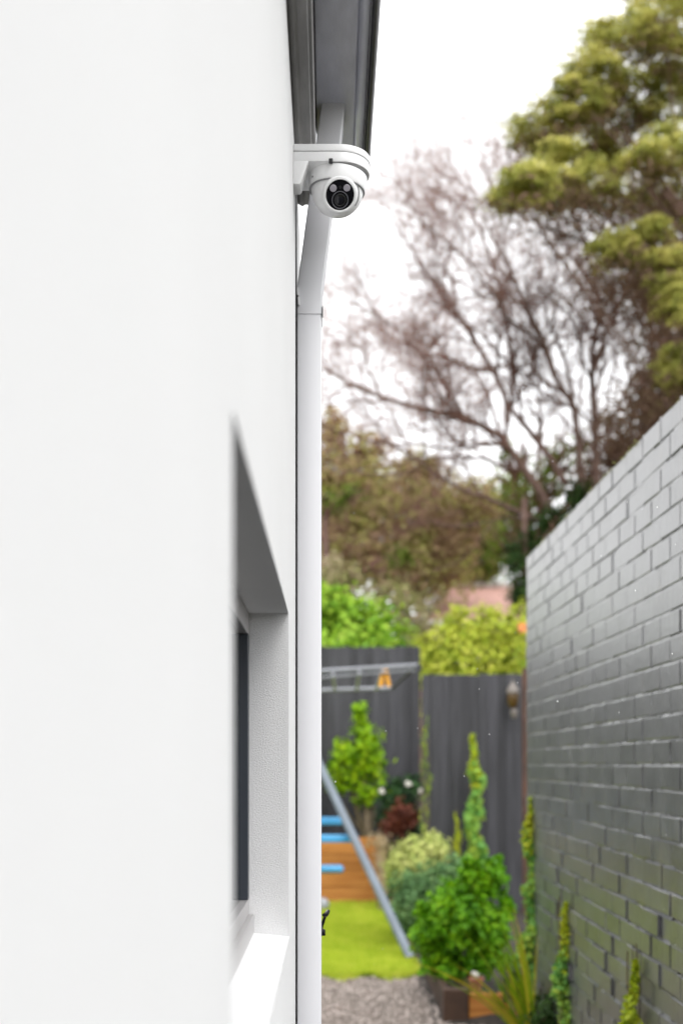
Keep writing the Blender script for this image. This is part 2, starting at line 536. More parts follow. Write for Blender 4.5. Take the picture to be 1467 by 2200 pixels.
M['strap'] = leafmat('strap_leaf_green', [(0.12, 0.24, 0.008), (0.26, 0.36, 0.012)], trans=0.3)
M['strapy'] = leafmat('strap_leaf_yellow', [(0.50, 0.42, 0.02), (0.42, 0.40, 0.03)], trans=0.3)
M['moss'] = leafmat('wall_moss', [(0.10, 0.12, 0.03), (0.22, 0.22, 0.08), (0.16, 0.18, 0.06)], trans=0.1, rough=0.9)

# ------------------------------------------------------------------ ground
def sheet(name, x0, x1, y0, y1, z, m, n=1):
    v, f = [], []
    for j in range(n + 1):
        for i in range(n + 1):
            v.append((x0 + (x1 - x0) * i / n, y0 + (y1 - y0) * j / n, z))
    for j in range(n):
        for i in range(n):
            a = j * (n + 1) + i
            f.append((a, a + 1, a + n + 2, a + n + 1))
    o = pyobj(name, v, f, m)
    o['kind'] = 'structure'
    return o


sheet('ground', -400, 400, -300, 700, -0.012, M['ground'], 4)
sheet('gravel_path', -3.0, 2.6, 4.4, 8.86, -0.006, M['gravel'])
sheet('unseen_dark_ground', -0.3, 5.0, -6.0, 4.4, -0.004, M['bounce_cut'])  # added out of view: dark ground that cuts bounce into the window recess
sheet('lawn', -9, 0.66, 8.86, 13.5, 0.0, M['lawn'])
# garden bed on the right, a low mound
v, f = [], []
nx, ny = 14, 30
for j in range(ny + 1):
    for i in range(nx + 1):
        x = 0.62 + (3.2 - 0.62) * i / nx; y = 7.15 + (12.3 - 7.15) * j / ny
        e = min(1, i / 2) * min(1, j / 2)
        v.append((x, y, -0.004 + e * (0.10 + 0.04 * math.sin(x * 9 + y * 5) * math.cos(y * 7))))
for j in range(ny):
    for i in range(nx):
        a = j * (nx + 1) + i
        f.append((a, a + 1, a + nx + 2, a + nx + 1))
tag(pyobj('garden_bed', v, f, M['soil'], smooth=True), kind='structure')
# raised terrace behind the timber retaining wall
tb = MB().box((-9, 13.58, -0.01), (6, 24, 0.70)).build('terrace', M['soil'])
tb['kind'] = 'structure'

# pebbles
N = 9000
px_ = RNG.uniform(-0.5, 0.95, N); py_ = RNG.uniform(5.2, 8.9, N)
oct_ = np.array([[1, 0, 0], [0, 1, 0], [-1, 0, 0], [0, -1, 0], [0, 0, 1], [0, 0, -1]], float)
of = np.array([[0, 1, 4], [1, 2, 4], [2, 3, 4], [3, 0, 4], [1, 0, 5], [2, 1, 5], [3, 2, 5], [0, 3, 5]])
sz = RNG.uniform(0.006, 0.016, N)
vv = oct_[None] * sz[:, None, None] * np.array([1, 1, 0.6]) * RNG.uniform(0.7, 1.3, (N, 6, 3)) + np.stack([px_, py_, np.full(N, 0.0) + sz * 0.3], 1)[:, None, :]
ii = (np.arange(N)[:, None, None] * 6 + of[None]).ravel()
tag(npobj('gravel', vv.reshape(-1, 3), 3, ii, M['pebble']), 'loose pinkish grey gravel covering the path before the lawn', 'gravel', kind='stuff')

# grass blades
N = 42000
gx = RNG.uniform(-1.6, 0.68, N); gy = RNG.uniform(8.84, 13.5, N); gy[:2600] = 8.86 - np.abs(RNG.normal(size=2600)) * 0.05 * (1 + np.sin(gx[:2600] * 17))
gp = np.stack([gx, gy, np.full(N, 0.018)], 1)
up = RNG.normal(size=(N, 3)) * 0.35 + np.array([0, 0, 1.0])
gn = np.stack([RNG.normal(size=N), RNG.normal(size=N), np.zeros(N)], 1)
o = leaves('grass', gp, gn, RNG.uniform(0.035, 0.07, N), M['grass'], None, aspect=0.16, along=up)
tag(o, 'short lime green grass of the back lawn', 'grass', kind='stuff')

# ------------------------------------------------------------------ house
XW = -0.068            # wall plane
house = empty('house', (XW, 2.85, 0), 'white rendered house wall with a deeply recessed grey window', 'house')
Y0, YJ0, YJ1, YE = -3.0, 2.43, 2.535, 2.84
WY0, WY1, WZ0, WZ1 = 0.857, 2.025, EYE - 0.289, EYE + 0.249
XR = -0.150            # back of the recess
ZT = EYE + 1.22
def quadmesh(name, quads, m, parent):
    v, f = [], []
    for q in quads:
        b = len(v); v += list(q); f.append(tuple(range(b, b + 4)))
    me = bpy.data.meshes.new(name)
    me.from_pydata(v, [], f); 
    bm = bmesh.new(); bm.from_mesh(me)
    bmesh.ops.remove_doubles(bm, verts=bm.verts, dist=1e-5)
    bmesh.ops.recalc_face_normals(bm, faces=bm.faces[:])
    bm.to_mesh(me); bm.free()
    return link(name, me, m, parent)

ys = [Y0, WY0, WY1, YJ0]; zs = [-0.02, WZ0, WZ1, ZT]
Q = []
for a in range(3):
    for c in range(3):
        if a == 1 and c == 1: continue
        Q.append([(XW, ys[a], zs[c]), (XW, ys[a + 1], zs[c]), (XW, ys[a + 1], zs[c + 1]), (XW, ys[a], zs[c + 1])])
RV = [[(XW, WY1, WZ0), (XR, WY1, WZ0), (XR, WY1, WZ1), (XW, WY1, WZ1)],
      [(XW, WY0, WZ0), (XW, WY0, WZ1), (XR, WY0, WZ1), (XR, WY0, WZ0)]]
Q += [[(XW, WY0, WZ1), (XW, WY1, WZ1), (XR, WY1, WZ1), (XR, WY0, WZ1)],
      [(XW, WY0, WZ0), (XR, WY0, WZ0), (XR, WY1, WZ0), (XW, WY1, WZ0)]]
quadmesh('wall', Q, M['render'], house)
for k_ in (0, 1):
    quadmesh('reveal', RV[k_:k_ + 1], M['render_shaded'], house)
MB().box((XR - 0.06, Y0, -0.02), (XR - 0.012, WY0 - 0.02, ZT)).box((XR - 0.06, WY0 - 0.02, -0.02), (XR - 0.02, YE - 0.01, WZ0 - 0.02)).build('inner_leaf', M['seam'], house)
MB().box((XR - 0.05, YJ0, -0.02), (XW - 0.0016, YJ1, ZT - 0.002)).build('dark_wall_strip', M['wall_strip'], house)  # near-black strip set almost flush between the two wall sections
MB().box((-6.0, YJ1, -0.02), (XW - 0.0004, YE, ZT - 0.001), 0.003, 1).build('corner_wall', M['render'], house)
MB().box((-6.0, Y0 + 0.01, -0.02), (-5.8, YJ1 - 0.01, ZT)).build('far_wall', M['render'], house)
MB().box((-5.8, Y0, -0.02), (XR - 0.012, Y0 + 0.2, ZT)).build('front_wall', M['render'], house)
# sill: smooth, sloping outwards
MB().prism([(XR + 0.002, WZ0 - 0.004), (XW + 0.0015, WZ0 - 0.004), (XW + 0.0015, WZ0 + 0.002), (XR + 0.002, WZ0 + 0.010)], 'y', WY0 + 0.001, WY1 - 0.001).build('sill', M['white'], house)
# window
win = MB()
XF, XG = -0.133, -0.146
fb, ft = EYE - 0.224, EYE + 0.2125
win.box((XG - 0.02, WY0 + 0.002, ft), (XF, WY1 - 0.002, WZ1 - 0.001), 0.0008, 1)
win.box((XG - 0.02, WY0 + 0.002, EYE - 0.250), (XF, WY1 - 0.002, fb), 0.0008, 1)
win.box((XG - 0.02, WY0 + 0.002, WZ0 + 0.008), (XF + 0.008, WY1 - 0.002, EYE - 0.2505), 0.0008, 1)
wo_ = win.build('window', M['rail_skylit'], house)
wo_['label'] = 'grey aluminium window frame deep in the recess'
for ya_, yb_ in ((WY1 - 0.032, WY1 - 0.002), (WY0 + 0.002, WY0 + 0.032)):
    st = MB().box((XG - 0.02, ya_, fb + 0.0005), (XF, yb_, ft - 0.0005), 0.0008, 1).build('stile', M['alu'])
    st.parent = wo_
g = MB().box((XG - 0.004, WY0 + 0.03, fb - 0.005), (XG, WY1 - 0.03, ft + 0.005)).build('pane', M['glass'])
g.parent = wo_
# fascia, soffit return and roof
ZM = EYE + 1.20
MB().prism([(-0.072, ZM + 0.004), (-0.058, ZM - 0.004), (-0.052, ZM), (-0.036, ZM), (-0.034, ZM + 0.006), (-0.029, ZM + 0.006), (-0.029, ZM + 0.26), (-0.10, ZM + 0.26), (-0.10, ZM + 0.02), (-0.072, ZM + 0.02)], 'y', Y0, 2.62).build('fascia', M['fascia'], house)
MB().prism([(0.05, EYE + 1.475), (0.05, EYE + 1.49), (-6.0, EYE + 3.0), (-6.0, EYE + 2.96), (-0.08, EYE + 1.46)], 'y', Y0 - 0.2, 2.66).build('roof', M['roof'], house)

# ------------------------------------------------------------------ gutter
gut = empty('rain_gutter', (0.03, 2.6, EYE + 1.35), 'dark grey steel rain gutter hung along the eave above the white camera', 'gutter')
zb = EYE + 1.35
GE = 2.70
MB().prism([(-0.0287, zb + 0.11), (-0.0287, zb + 0.004), (-0.026, zb), (0.050, zb), (0.053, zb + 0.002), (0.053, zb + 0.016), (0.050, zb + 0.004), (-0.0255, zb + 0.004), (-0.0255, zb + 0.11)], 'y', Y0 - 0.1, GE).build('gutter_floor', M['gutter'], gut)
prof = []
for k in range(9):
    a = math.pi + math.pi * k / 8
    prof.append((0.064 + 0.0105 * math.cos(a), zb + 0.004 + 0.012 * math.sin(a)))
prof += [(0.0745, zb + 0.10), (0.0715, zb + 0.10), (0.0715, zb + 0.006), (0.0575, zb + 0.006), (0.0575, zb + 0.02), (0.0535, zb + 0.02)]
MB().prism(prof, 'y', Y0 - 0.1, GE - 0.001).build('gutter_face', M['gutter'], gut, smooth=True)
MB().box((0.0735, Y0 - 0.1, zb + 0.006), (0.0775, GE - 0.002, zb + 0.098)).build('lip_web', M['pipe'], gut)
prof = [(0.0835 + 0.0072 * math.cos(2 * math.pi * k / 14), zb + 0.004 + 0.012 * math.sin(2 * math.pi * k / 14)) for k in range(14)]
MB().prism(prof, 'y', Y0 - 0.1, GE - 0.003).build('outer_bead', M['gutter_dark'], gut, smooth=True)
MB().prism([(-0.023, zb + 0.105), (-0.023, zb + 0.006), (0.05, zb + 0.006), (0.073, zb + 0.01), (0.073, zb + 0.098)], 'y', GE - 0.004, GE + 0.002).build('end_cap', M['gutter'], gut)
MB().tube([(0.0835, GE - 0.003, zb + 0.002), (0.0835, GE + 0.006, zb + 0.002)], 0.0085).build('bead_end', M['pipe'], gut, smooth=True)

# ------------------------------------------------------------------ downpipe
dp = empty('downpipe', (-0.04, 2.53, 0), 'white rectangular downpipe with slanted top bend beside the rendered wall', 'downpipe')
PY0, PY1 = 2.495, 2.57
xa, xb = -0.0665, -0.0170
zj = EYE + (1640 - 662) / 1050
MB().box((xa, PY0, 0.02), (xb, PY1, zj), 0.0025, 3).build('lower_pipe', M['pipe'], dp, smooth=True)
up_ = MB()
e = 0.0016
z1, z2, z3, z4 = zj - 0.012, EYE + (1640 - 622) / 1050, EYE + 1.3555, EYE + 1.42
secs = [(xa - 0.0004, xb + e, z1), (xa - 0.0004, xb + e, z2), (-0.0160, 0.0320, z3)]
bm = bmesh.new(); rings = []
for (x0, x1, z) in secs:
    rings.append([bm.verts.new(p) for p in [(x0, PY0 - e, z), (x1, PY0 - e, z), (x1, PY1 + e, z), (x0, PY1 + e, z)]])
for a, b in zip(rings, rings[1:]):
    for k in range(4):
        bm.faces.new((a[k], a[(k + 1) % 4], b[(k + 1) % 4], b[k]))
bm.faces.new(rings[0][::-1]); bm.faces.new(rings[-1])
bmesh.ops.recalc_face_normals(bm, faces=bm.faces[:])
bmesh.ops.bevel(bm, geom=[ed for ed in bm.edges if abs(ed.verts[0].co.z - ed.verts[1].co.z) > 0.02], offset=0.003, segments=3, affect='EDGES', profile=0.5)
me = bpy.data.meshes.new('upper_bend'); bm.to_mesh(me); bm.free(); me.shade_smooth(); me.set_sharp_from_angle(angle=R(30))
link('upper_bend', me, M['pipe'], dp)
# wall clip
MB().box((xb + 0.0018, PY0 - 0.003, zj - 0.018), (xb + 0.0036, PY0 + 0.006, zj + 0.003), 0.0004, 1).build('clip_tab', M['alu'], dp)
MB().prism([(-0.0675, zj + 0.040), (-0.0640, zj + 0.040), (-0.0600, zj + 0.004), (-0.0640, zj + 0.004)], 'y', PY0 - 0.008, PY0 - 0.0035, 0.0005).build('wall_clip', M['white'], dp)
MB().lathe([(0, 0.002), (0.0016, 0.0018), (0.002, 0), (0.002, -0.002)], Matrix.Translation((-0.0642, PY0 - 0.0085, zj + 0.022)) @ Matrix.Rotation(R(90), 4, 'X'), 12).build('rivet', M['seam'], dp, smooth=True)

# ------------------------------------------------------------------ security camera
SX, SY = 0.0170, 2.35
sc_ = empty('security_camera', (XW, SY, EYE + 1.10), 'white turret security camera on a wall bracket under the gutter', 'camera')
ZR = EYE
def uplate(r, x0, cx, n=24):
    pts = [(x0, SY - r), (cx, SY - r)]
    for k in range(1, n):
        a = -math.pi / 2 + math.pi * k / n
        pts.append((cx + r * math.cos(a), SY + r * math.sin(a)))
    pts += [(cx, SY + r), (x0, SY + r)]
    return pts
br = MB()
br.prism(uplate(0.0615, XW, SX), 'z', ZR + 1.150, ZR + 1.1635, 0.0025)
cap = br.build('bracket_cap', M['camwhite'], sc_, smooth=True)
br = MB()
br.prism(uplate(0.0600, XW, SX), 'z', ZR + 1.1310, ZR + 1.1490, 0.0012)
br.build('bracket_arm', M['camwhite'], sc_, smooth=True)
br = MB()
br.prism([(XW, ZR + 1.142), (-0.0395, ZR + 1.142), (-0.0395, ZR + 1.1305), (-0.0430, ZR + 1.123), (-0.0530, ZR + 1.092), (-0.0560, ZR + 1.088), (XW, ZR + 1.088)], 'y', SY - 0.0597, SY - 0.016, 0.0012)
br.build('bracket_leg', M['camwhite'], sc_, smooth=True)
# body shell
cx, cz = SX - 0.002, ZR + 1.1085
tr = Matrix.Translation((cx, SY, ZR + 1.116)) @ Matrix.Rotation(R(4), 4, 'Y') @ Matrix.Translation((0, 0, -ZR - 1.116))
MB().lathe([(0, ZR + 1.1308), (0.0545, ZR + 1.1308), (0.0562, ZR + 1.1290), (0.0568, ZR + 1.1220), (0.0550, ZR + 1.1080), (0.0535, ZR + 1.1035), (0.0515, ZR + 1.1025), (0, ZR + 1.1025)], tr, 64).build('base_shell', M['camwhite'], sc_, smooth=True)
MB().lathe([(0.0538, ZR + 1.1022), (0.0538, ZR + 1.1014), (0.050, ZR + 1.1014), (0.050, ZR + 1.1022)], tr, 64).build('shell_seam', M['seam'], sc_, smooth=True)
MB().lathe([(0.0572, ZR + 1.1312), (0.0572, ZR + 1.1304), (0.053, ZR + 1.1304), (0.053, ZR + 1.1312)], tr, 64).build('plate_seam', M['seam'], sc_, smooth=True)
C0 = Vector((cx, SY, cz))
RB = 0.0498
# looking direction
vd = (Vector((0, 0, EYE)) - C0).normalized()
rt = Vector((1, 0, 0)); dn = vd.cross(rt).normalized()
if dn.z > 0: dn = -dn
d = (vd + rt * 0.115 + dn * 0.19).normalized()
xr = (rt - d * rt.dot(d)).normalized()
yu = d.cross(xr).normalized()
if yu.z < 0: yu = -yu
FM = Matrix((( xr.x, yu.x, d.x, C0.x), (xr.y, yu.y, d.y, C0.y), (xr.z, yu.z, d.z, C0.z - 0.004), (0, 0, 0, 1)))
ball = [(max(0, RB * math.cos(R(-90 + 3 * k))), RB * math.sin(R(-90 + 3 * k))) for k in range(0, 31)] + [(RB * 0.98, 0.004)]
eb = MB().lathe(ball, Matrix.Translation(C0 + Vector((0, 0, -0.004))), 96)
FI = FM.inverted()
for v_ in eb.bm.verts:
    q = FI @ v_.co
    if q.z > 0.041:
        q.z = 0.041; v_.co = FM @ q
eb.build('eyeball', M['camwhite'], sc_, smooth=True, angle=60)
MB().lathe([(0.0345, 0.034), (0.0335, 0.0425), (0.0315, 0.0455), (0.0285, 0.0465), (0.0272, 0.0455), (0.0268, 0.044), (0.0268, 0.036)], FM, 64).build('face_collar', M['camwhite'], sc_, smooth=True)
MB().lathe([(0.0, 0.0450), (0.024, 0.0447), (0.0267, 0.0442), (0.0267, 0.036)], FM, 64).build('face_glass', M['black'], sc_, smooth=True)
for sx in (-1, 1):
    MB().lathe([(0, 0.0464), (0.0055, 0.0460), (0.0066, 0.0450), (0.0066, 0.044)], FM @ Matrix.Translation((sx * 0.0130, 0.0122, 0)), 24).build('infrared_led', M['led'], sc_, smooth=True)
MB().lathe([(0, 0.0462), (0.0024, 0.0460), (0.0028, 0.0450), (0.0028, 0.044)], FM @ Matrix.Translation((0, 0.0138, 0)), 16).build('light_sensor', M['blackm'], sc_, smooth=True)
LT = FM @ Matrix.Translation((0, -0.0085, 0))
MB().lathe([(0.0158, 0.0448), (0.0160, 0.0462), (0.0150, 0.0466), (0.0144, 0.0462), (0.0140, 0.0450)], LT, 40).build('lens_ring', mat('ring_grey', (0.10, 0.10, 0.115), rough=0.3), sc_, smooth=True)
MB().lathe([(0.0112, 0.0452), (0.0112, 0.0470), (0.0100, 0.0474), (0.0092, 0.0464), (0.0088, 0.0452)], LT, 40).build('lens_barrel', M['blackm'], sc_, smooth=True)
MB().lathe([(0, 0.0472), (0.0045, 0.0466), (0.0088, 0.0452)], LT, 32).build('lens', M['lens'], sc_, smooth=True)
# shell cut-out edge round the eyeball window
arc = []
for k in range(29):
    a = R(-35 + 165 * k / 28)
    rr, hh = 0.0375, 0.0335
    p = FM @ Vector((rr * math.cos(a), rr * math.sin(a), 0))
    q = (p - (C0 + Vector((0, 0, -0.004))))
    h = math.sqrt(max(1e-6, (RB + 0.0008) ** 2 - rr ** 2))
    arc.append(FM @ Vector((rr * math.cos(a), rr * math.sin(a), h)))
MB().tube(arc, 0.0009, 8).build('window_seam', M['seam'], sc_, smooth=True)
MB().box((-0.0015, SY - 0.0645, ZR + 1.1265), (0.0060, SY - 0.0570, ZR + 1.1345), 0.0012, 2).build('lock_screw', M['blackm'], sc_)
MB().lathe([(0, 0.0012), (0.0016, 0.001), (0.0018, 0)], Matrix.Translation((cx - 0.0470, SY - 0.0300, ZR + 1.1160)) @ Matrix.Rotation(R(90), 4, 'X') @ Matrix.Rotation(R(-55), 4, 'Y'), 12).build('set_screw', M['seam'], sc_)
MB().tube([(-0.062, SY - 0.0592, ZR + 1.098), (-0.062, SY - 0.057, ZR + 1.098)], 0.0016, 10).build('bracket_bolt', M['seam'], sc_)

# ------------------------------------------------------------------ garden tap
tz = EYE - 0.372
tap = empty('garden_tap', (XW, 2.72, tz), 'small black garden tap poking out past the white downpipe', 'tap')
MB().tube([(XW + 0.001, 2.72, tz), (-0.022, 2.72, tz), (-0.0155, 2.72, tz - 0.003), (-0.0150, 2.72, tz - 0.012)], [0.008, 0.008, 0.0072, 0.006], 14).build('spout', M['black'], tap, smooth=True)
MB().tube([(-0.020, 2.72, tz + 0.002), (-0.009, 2.72, tz + 0.034)], [0.004, 0.003], 12).build('spindle', M['black'], tap, smooth=True)
MB().tube([(-0.013, 2.70, tz + 0.036), (-0.009, 2.712, tz + 0.035), (-0.0055, 2.728, tz + 0.037), (-0.003, 2.74, tz + 0.040)], [0.004, 0.0052, 0.0052, 0.004], 12).build('handle', M['black'], tap, smooth=True)

# ------------------------------------------------------------------ brick wall
XB = 1.145
BY0, BY1 = 3.0, 7.105
BH, BL = 0.086, 0.240
ZTOP = EYE + 1.194
bw = empty('brick_wall', (XB + 0.11, 7.0, 0), 'tall charcoal painted brick wall with glossy uneven courses', 'wall')
rows = int(ZTOP / BH) + 1
def brick_mesh(length, seed):
    rr = random.Random(seed)
    t = bmesh.new()
    bmesh.ops.create_cube(t, size=1, matrix=Matrix.Diagonal((0.10, length - 0.010, 0.076, 1)))
    bmesh.ops.bevel(t, geom=[ed for ed in t.edges if ed.verts[0].co.x < 0 and ed.verts[1].co.x < 0], offset=0.0026, segments=2, affect='EDGES', profile=0.5)
    for v_ in t.verts:
        if v_.co.x < -0.03:
            v_.co += Vector((0, rr.uniform(-1, 1) * 0.0022, rr.uniform(-1, 1) * 0.0018))
    me = bpy.data.meshes.new('brick')
    t.to_mesh(me); t.free()
    me.materials.append(M['brick'])
    return me
variants = [brick_mesh(BL, k) for k in range(8)]
halves = [brick_mesh(0.12, 20 + k) for k in range(3)]
specs = []
for r_ in range(rows):
    zc = ZTOP - 0.038 - r_ * BH
    if zc < -0.05: continue
    low = min(1, max(0, (EYE - zc) / 0.9))
    y = BY1
    first = True
    while y > BY0:
        L_ = 0.12 if (first and r_ % 2) else BL
        first = False
        rr = random.random()
        xo = random.uniform(-1, 1) * (0.0022 + 0.0045 * low) + (random.uniform(-0.008, 0.006) * low if rr < 0.25 else 0)
        specs.append((y - L_ / 2, zc, L_, xo, random.randrange(8), random.uniform(-1, 1)))
        y -= L_
def area(sp):
    y, z, L_, *_ = sp
    s = F / y
    x_ = VX + XB * s; yy = VY - (z - EYE) * s
    vis = x_ < 1500 and -60 < yy < 2240
    return (s * BH) * (L_ * XB * s / y) if vis else 0
order = sorted(range(len(specs)), key=lambda k: -area(specs[k]))
rest = bmesh.new()
for rank, k in enumerate(order):
    y, z, L_, xo, vi, rt_ = specs[k]
    me = (variants[vi] if L_ > 0.2 else halves[vi % 3])
    mw = Matrix.LocRotScale(Vector((XB + 0.05 + xo, y, z)), Matrix.Rotation(R(0.35 * rt_), 3, 'Z') @ Matrix.Rotation(R(0.3 * rt_), 3, 'X'), None)
    if rank < 300:
        o = bpy.data.objects.new('brick', me)
        COL.objects.link(o)
        o.parent = bw
        o.matrix_local = Matrix.Translation(-bw.location) @ mw
    else:
        tm = me.copy(); tm.transform(mw); rest.from_mesh(tm); bpy.data.meshes.remove(tm)
me = bpy.data.meshes.new('brick_courses'); rest.to_mesh(me); rest.free(); me.materials.clear(); 
o = link('brick_courses', me, M['brick'], bw); o['kind'] = 'stuff'
MB().box((XB + 0.03, BY0 + 0.01, -0.02), (XB + 0.22, BY1 - 0.004, ZTOP - 0.006), 0.004, 1).build('wall_core', M['brick'], bw)
# struck mortar joints
v, f = [], []
def q4(a, b, c, d_):
    i = len(v); v.extend([a, b, c, d_]); f.append((i, i + 1, i + 2, i + 3))
for r_ in range(rows):
    zt = ZTOP - r_ * BH - 0.076 - 0.0015      # underside of this course
    zb_ = zt - 0.0125
    low = min(1, max(0, (EYE - zt) / 0.9))
    y = BY1
    dep0 = 0.004
    while y > BY0:
        L_ = random.uniform(0.05, 0.2)
        ya, yb = y, max(BY0, y - L_)
        top = 0.0022 + random.random() * 0.0045 + (random.random() ** 2) * 0.010 * low
        bot = 0.0005 + random.random() * 0.002 + (random.random() ** 3) * 0.012 * low
        q4((XB + bot, ya, zb_), (XB + top, ya, zt + 0.004), (XB + top, yb, zt + 0.004), (XB + bot, yb, zb_))
        q4((XB + bot, ya, zb_), (XB + bot, yb, zb_), (XB + 0.05, yb, zb_ - 0.002), (XB + 0.05, ya, zb_ - 0.002))
        y = yb
for sp in specs:
    y, z, L_, *_ = sp
    low = min(1, max(0, (EYE - z) / 0.9))
    dpt = 0.0004 + random.random() * (0.0012 + 0.003 * low) + (random.random() ** 5) * 0.016 * (0.35 + low)
    ya = y - L_ / 2 + 0.008; yb = y - L_ / 2 - 0.008
    q4((XB + dpt, ya, z - 0.045), (XB + dpt, ya, z + 0.045), (XB + dpt, yb, z + 0.045), (XB + dpt, yb, z - 0.045))
o = pyobj('mortar', v, f, M['brick'], bw); o['kind'] = 'stuff'
# moss on the top edge
N = 2600
my = BY1 - RNG.random(N) ** 0.8 * 3.4
mw_ = (np.sin(my * 4.1) + np.sin(my * 9.7 + 1) + RNG.normal(size=N) * 0.5) > -0.1
my = my[mw_]; N = len(my)
mp_ = np.stack([XB + RNG.normal(size=N) * 0.012 + 0.016, my, ZTOP + np.abs(RNG.normal(size=N)) * 0.002 - 0.002], 1)
leaves('moss', mp_, RNG.normal(size=(N, 3)) + np.array([0, 0, 1.0]), RNG.uniform(0.005, 0.011, N), M['moss'], bw, 0.8)

# ------------------------------------------------------------------ fences
def paling_mesh(h, seed):
    rr = random.Random(seed)
    t = bmesh.new()
    bmesh.ops.create_cube(t, size=1, matrix=Matrix.Translation((0, 0, h / 2)) @ Matrix.Diagonal((0.098, 0.018, h, 1)))
    for v_ in t.verts:
        if v_.co.z > h - 0.01: v_.co.z += rr.uniform(-0.006, 0.006)
        v_.co.x += rr.uniform(-0.0015, 0.0015)
    me = bpy.data.meshes.new('paling'); t.to_mesh(me); t.free(); me.materials.append(M['paling'])
    return me
def fence(x0, x1, y, z0, z1, label):
    t = empty('paling_fence', ((x0 + x1) / 2, y, z0), label, 'fence')
    ms = [paling_mesh(z1 - z0, k) for k in range(5)]
    x = x0 + 0.05
    while x < x1 - 0.04:
        o = bpy.data.objects.new('paling', random.choice(ms)); COL.objects.link(o); o.parent = t
        o.location = Vector((x, y + random.choice((-0.010, 0.010)) * 1.0 + random.uniform(-0.002, 0.002), z0 + random.uniform(-0.01, 0.01))) - t.location
        o.rotation_euler = (0, 0, R(random.uniform(-1.2, 1.2)))
        x += 0.094
    for zr in (z0 + 0.25, (z0 + z1) / 2, z1 - 0.25):
        MB().box((x0, y + 0.026, zr - 0.035), (x1, y + 0.065, zr + 0.035)).build('rail', M['paling'], t)
    x = x0 + 0.3
    while x < x1:
        MB().box((x - 0.05, y + 0.066, z0 - 0.1), (x + 0.05, y + 0.15, z1 - 0.05)).build('post', M['paling'], t)
        x += 2.0
    return t
fence(-5.5, P(906, 0, 178).x, F / 178, 0.68, P(0, 1390, 178).z, 'tall charcoal paling fence behind the play gym at the back of the lawn')
FY = F / 215
fence(P(906, 0, 215).x, 3.4, FY, 0.04, P(0, 1450, 215).z, 'lower charcoal paling fence with a lantern beside the brick wall end')
p = P(1128, 1440, 222)
bp_ = empty('fence_post', (p.x, F / 222, 0), 'rusty brown timber post between paling fence and brick wall', 'post')
MB().box((p.x - 0.03, p.y - 0.03, 0), (p.x + 0.03, p.y + 0.03, p.z), 0.006, 2).build('shaft', M['brownpost'], bp_)
MB().prism([(p.x - 0.036, p.z), (p.x + 0.036, p.z), (p.x + 0.02, p.z + 0.02), (p.x - 0.02, p.z + 0.02)], 'y', p.y - 0.036, p.y + 0.036).build('cap', M['brownpost'], bp_)

# lantern on the fence
p = P(1100, 1505, 217.5)
la = empty('lantern', (p.x, p.y, p.z - 0.2), 'weathered hanging lantern with amber glass on the paling fence', 'lantern')
T_ = Matrix.Translation(p + Vector((0, -0.03, 0)))
MB().lathe([(0, 0.185), (0.012, 0.18), (0.02, 0.16), (0.045, 0.13), (0.066, 0.085), (0.066, 0.075), (0, 0.075)], T_, 20).build('hood', M['lantern_metal'], la, smooth=True)
MB().lathe([(0, 0.075), (0.056, 0.075), (0.060, 0.03), (0.050, -0.04), (0.03, -0.075), (0, -0.08)], T_, 20).build('glass', M['amber'], la, smooth=True)
MB().lathe([(0, -0.078), (0.02, -0.085), (0.036, -0.11), (0.034, -0.15), (0.02, -0.175), (0, -0.18)], Matrix.Translation(p + Vector((0.012, -0.03, 0))), 20).build('finial', M['lantern_metal'], la, smooth=True)
MB().tube([p + Vector((0, 0.02, 0.26)), p + Vector((0, -0.02, 0.25)), p + Vector((0, -0.03, 0.18))], 0.006, 8).build('hook', M['lantern_metal'], la)

# ------------------------------------------------------------------ climbing frame
cf = empty('play_gym', (0.0, 10.8, 0), 'grey metal play gym with overhead ladder bars and slanted leg on the lawn', 'play gym')
apex = P(585, 1428, 221); foot = P(882, 2066, 274); foot.z = 0.02
MB().tube([foot, apex], 0.037, 14).build('leg', M['steel'], cf, smooth=True)
MB().tube([Vector((-1.75, foot.y, 0.0)), apex], 0.037, 14).build('leg', M['steel'], cf, smooth=True)
nr0, nr1 = P(560, 1449, 221), P(895, 1429, 221)
fr0, fr1 = P(560, 1487, 208), P(842, 1478, 208)
MB().tube([nr0, nr1], 0.017, 10).build('rail', M['silver'], cf, smooth=True)
nr0b, nr1b = nr0 + Vector((0, 0.03, -0.072)), nr1 + Vector((0, 0.03, -0.045))
MB().tube([nr0b, nr1b], 0.011, 10).build('rail', M['silver'], cf, smooth=True)
MB().tube([fr0, fr1], 0.018, 10).build('rail', M['silver'], cf, smooth=True)
MB().tube([nr1, fr1], 0.017, 10).build('end_bar', M['gutter_dark'], cf, smooth=True)
for xa_, xb_ in ((715, 720), (772, 766), (822, 808), (640, 660), (590, 610)):
    ya_ = 1449 + (xa_ - 560) / 335 * -20
    MB().tube([P(xa_, ya_ + 8, 220), P(xb_, 1482, 208)], 0.017, 8).build('rung', M['rung'], cf, smooth=True)
p = P(825, 1440, 219)
MB().tube([p + Vector((-0.035, -0.02, -0.16)), p + Vector((-0.012, -0.02, 0.0)), p + Vector((0.014, -0.02, 0.0)), p + Vector((0.045, -0.02, -0.16))], [0.020, 0.022, 0.022, 0.018], 10).build('hand_grip', M['yellow'], cf, smooth=True)
for yy_, xe, s_ in ((1763, 735, 240), (1801, 757, 248)):
    e1 = P(xe, yy_, s_); e0 = Vector((e1.x - 0.9, e1.y, e1.z))
    MB().box((e0.x, e1.y - 0.05, e1.z - 0.035), (e1.x, e1.y + 0.05, e1.z + 0.03), 0.012, 2).build('step', M['blue'], cf, smooth=True)
p = P(700, 1867, 232)
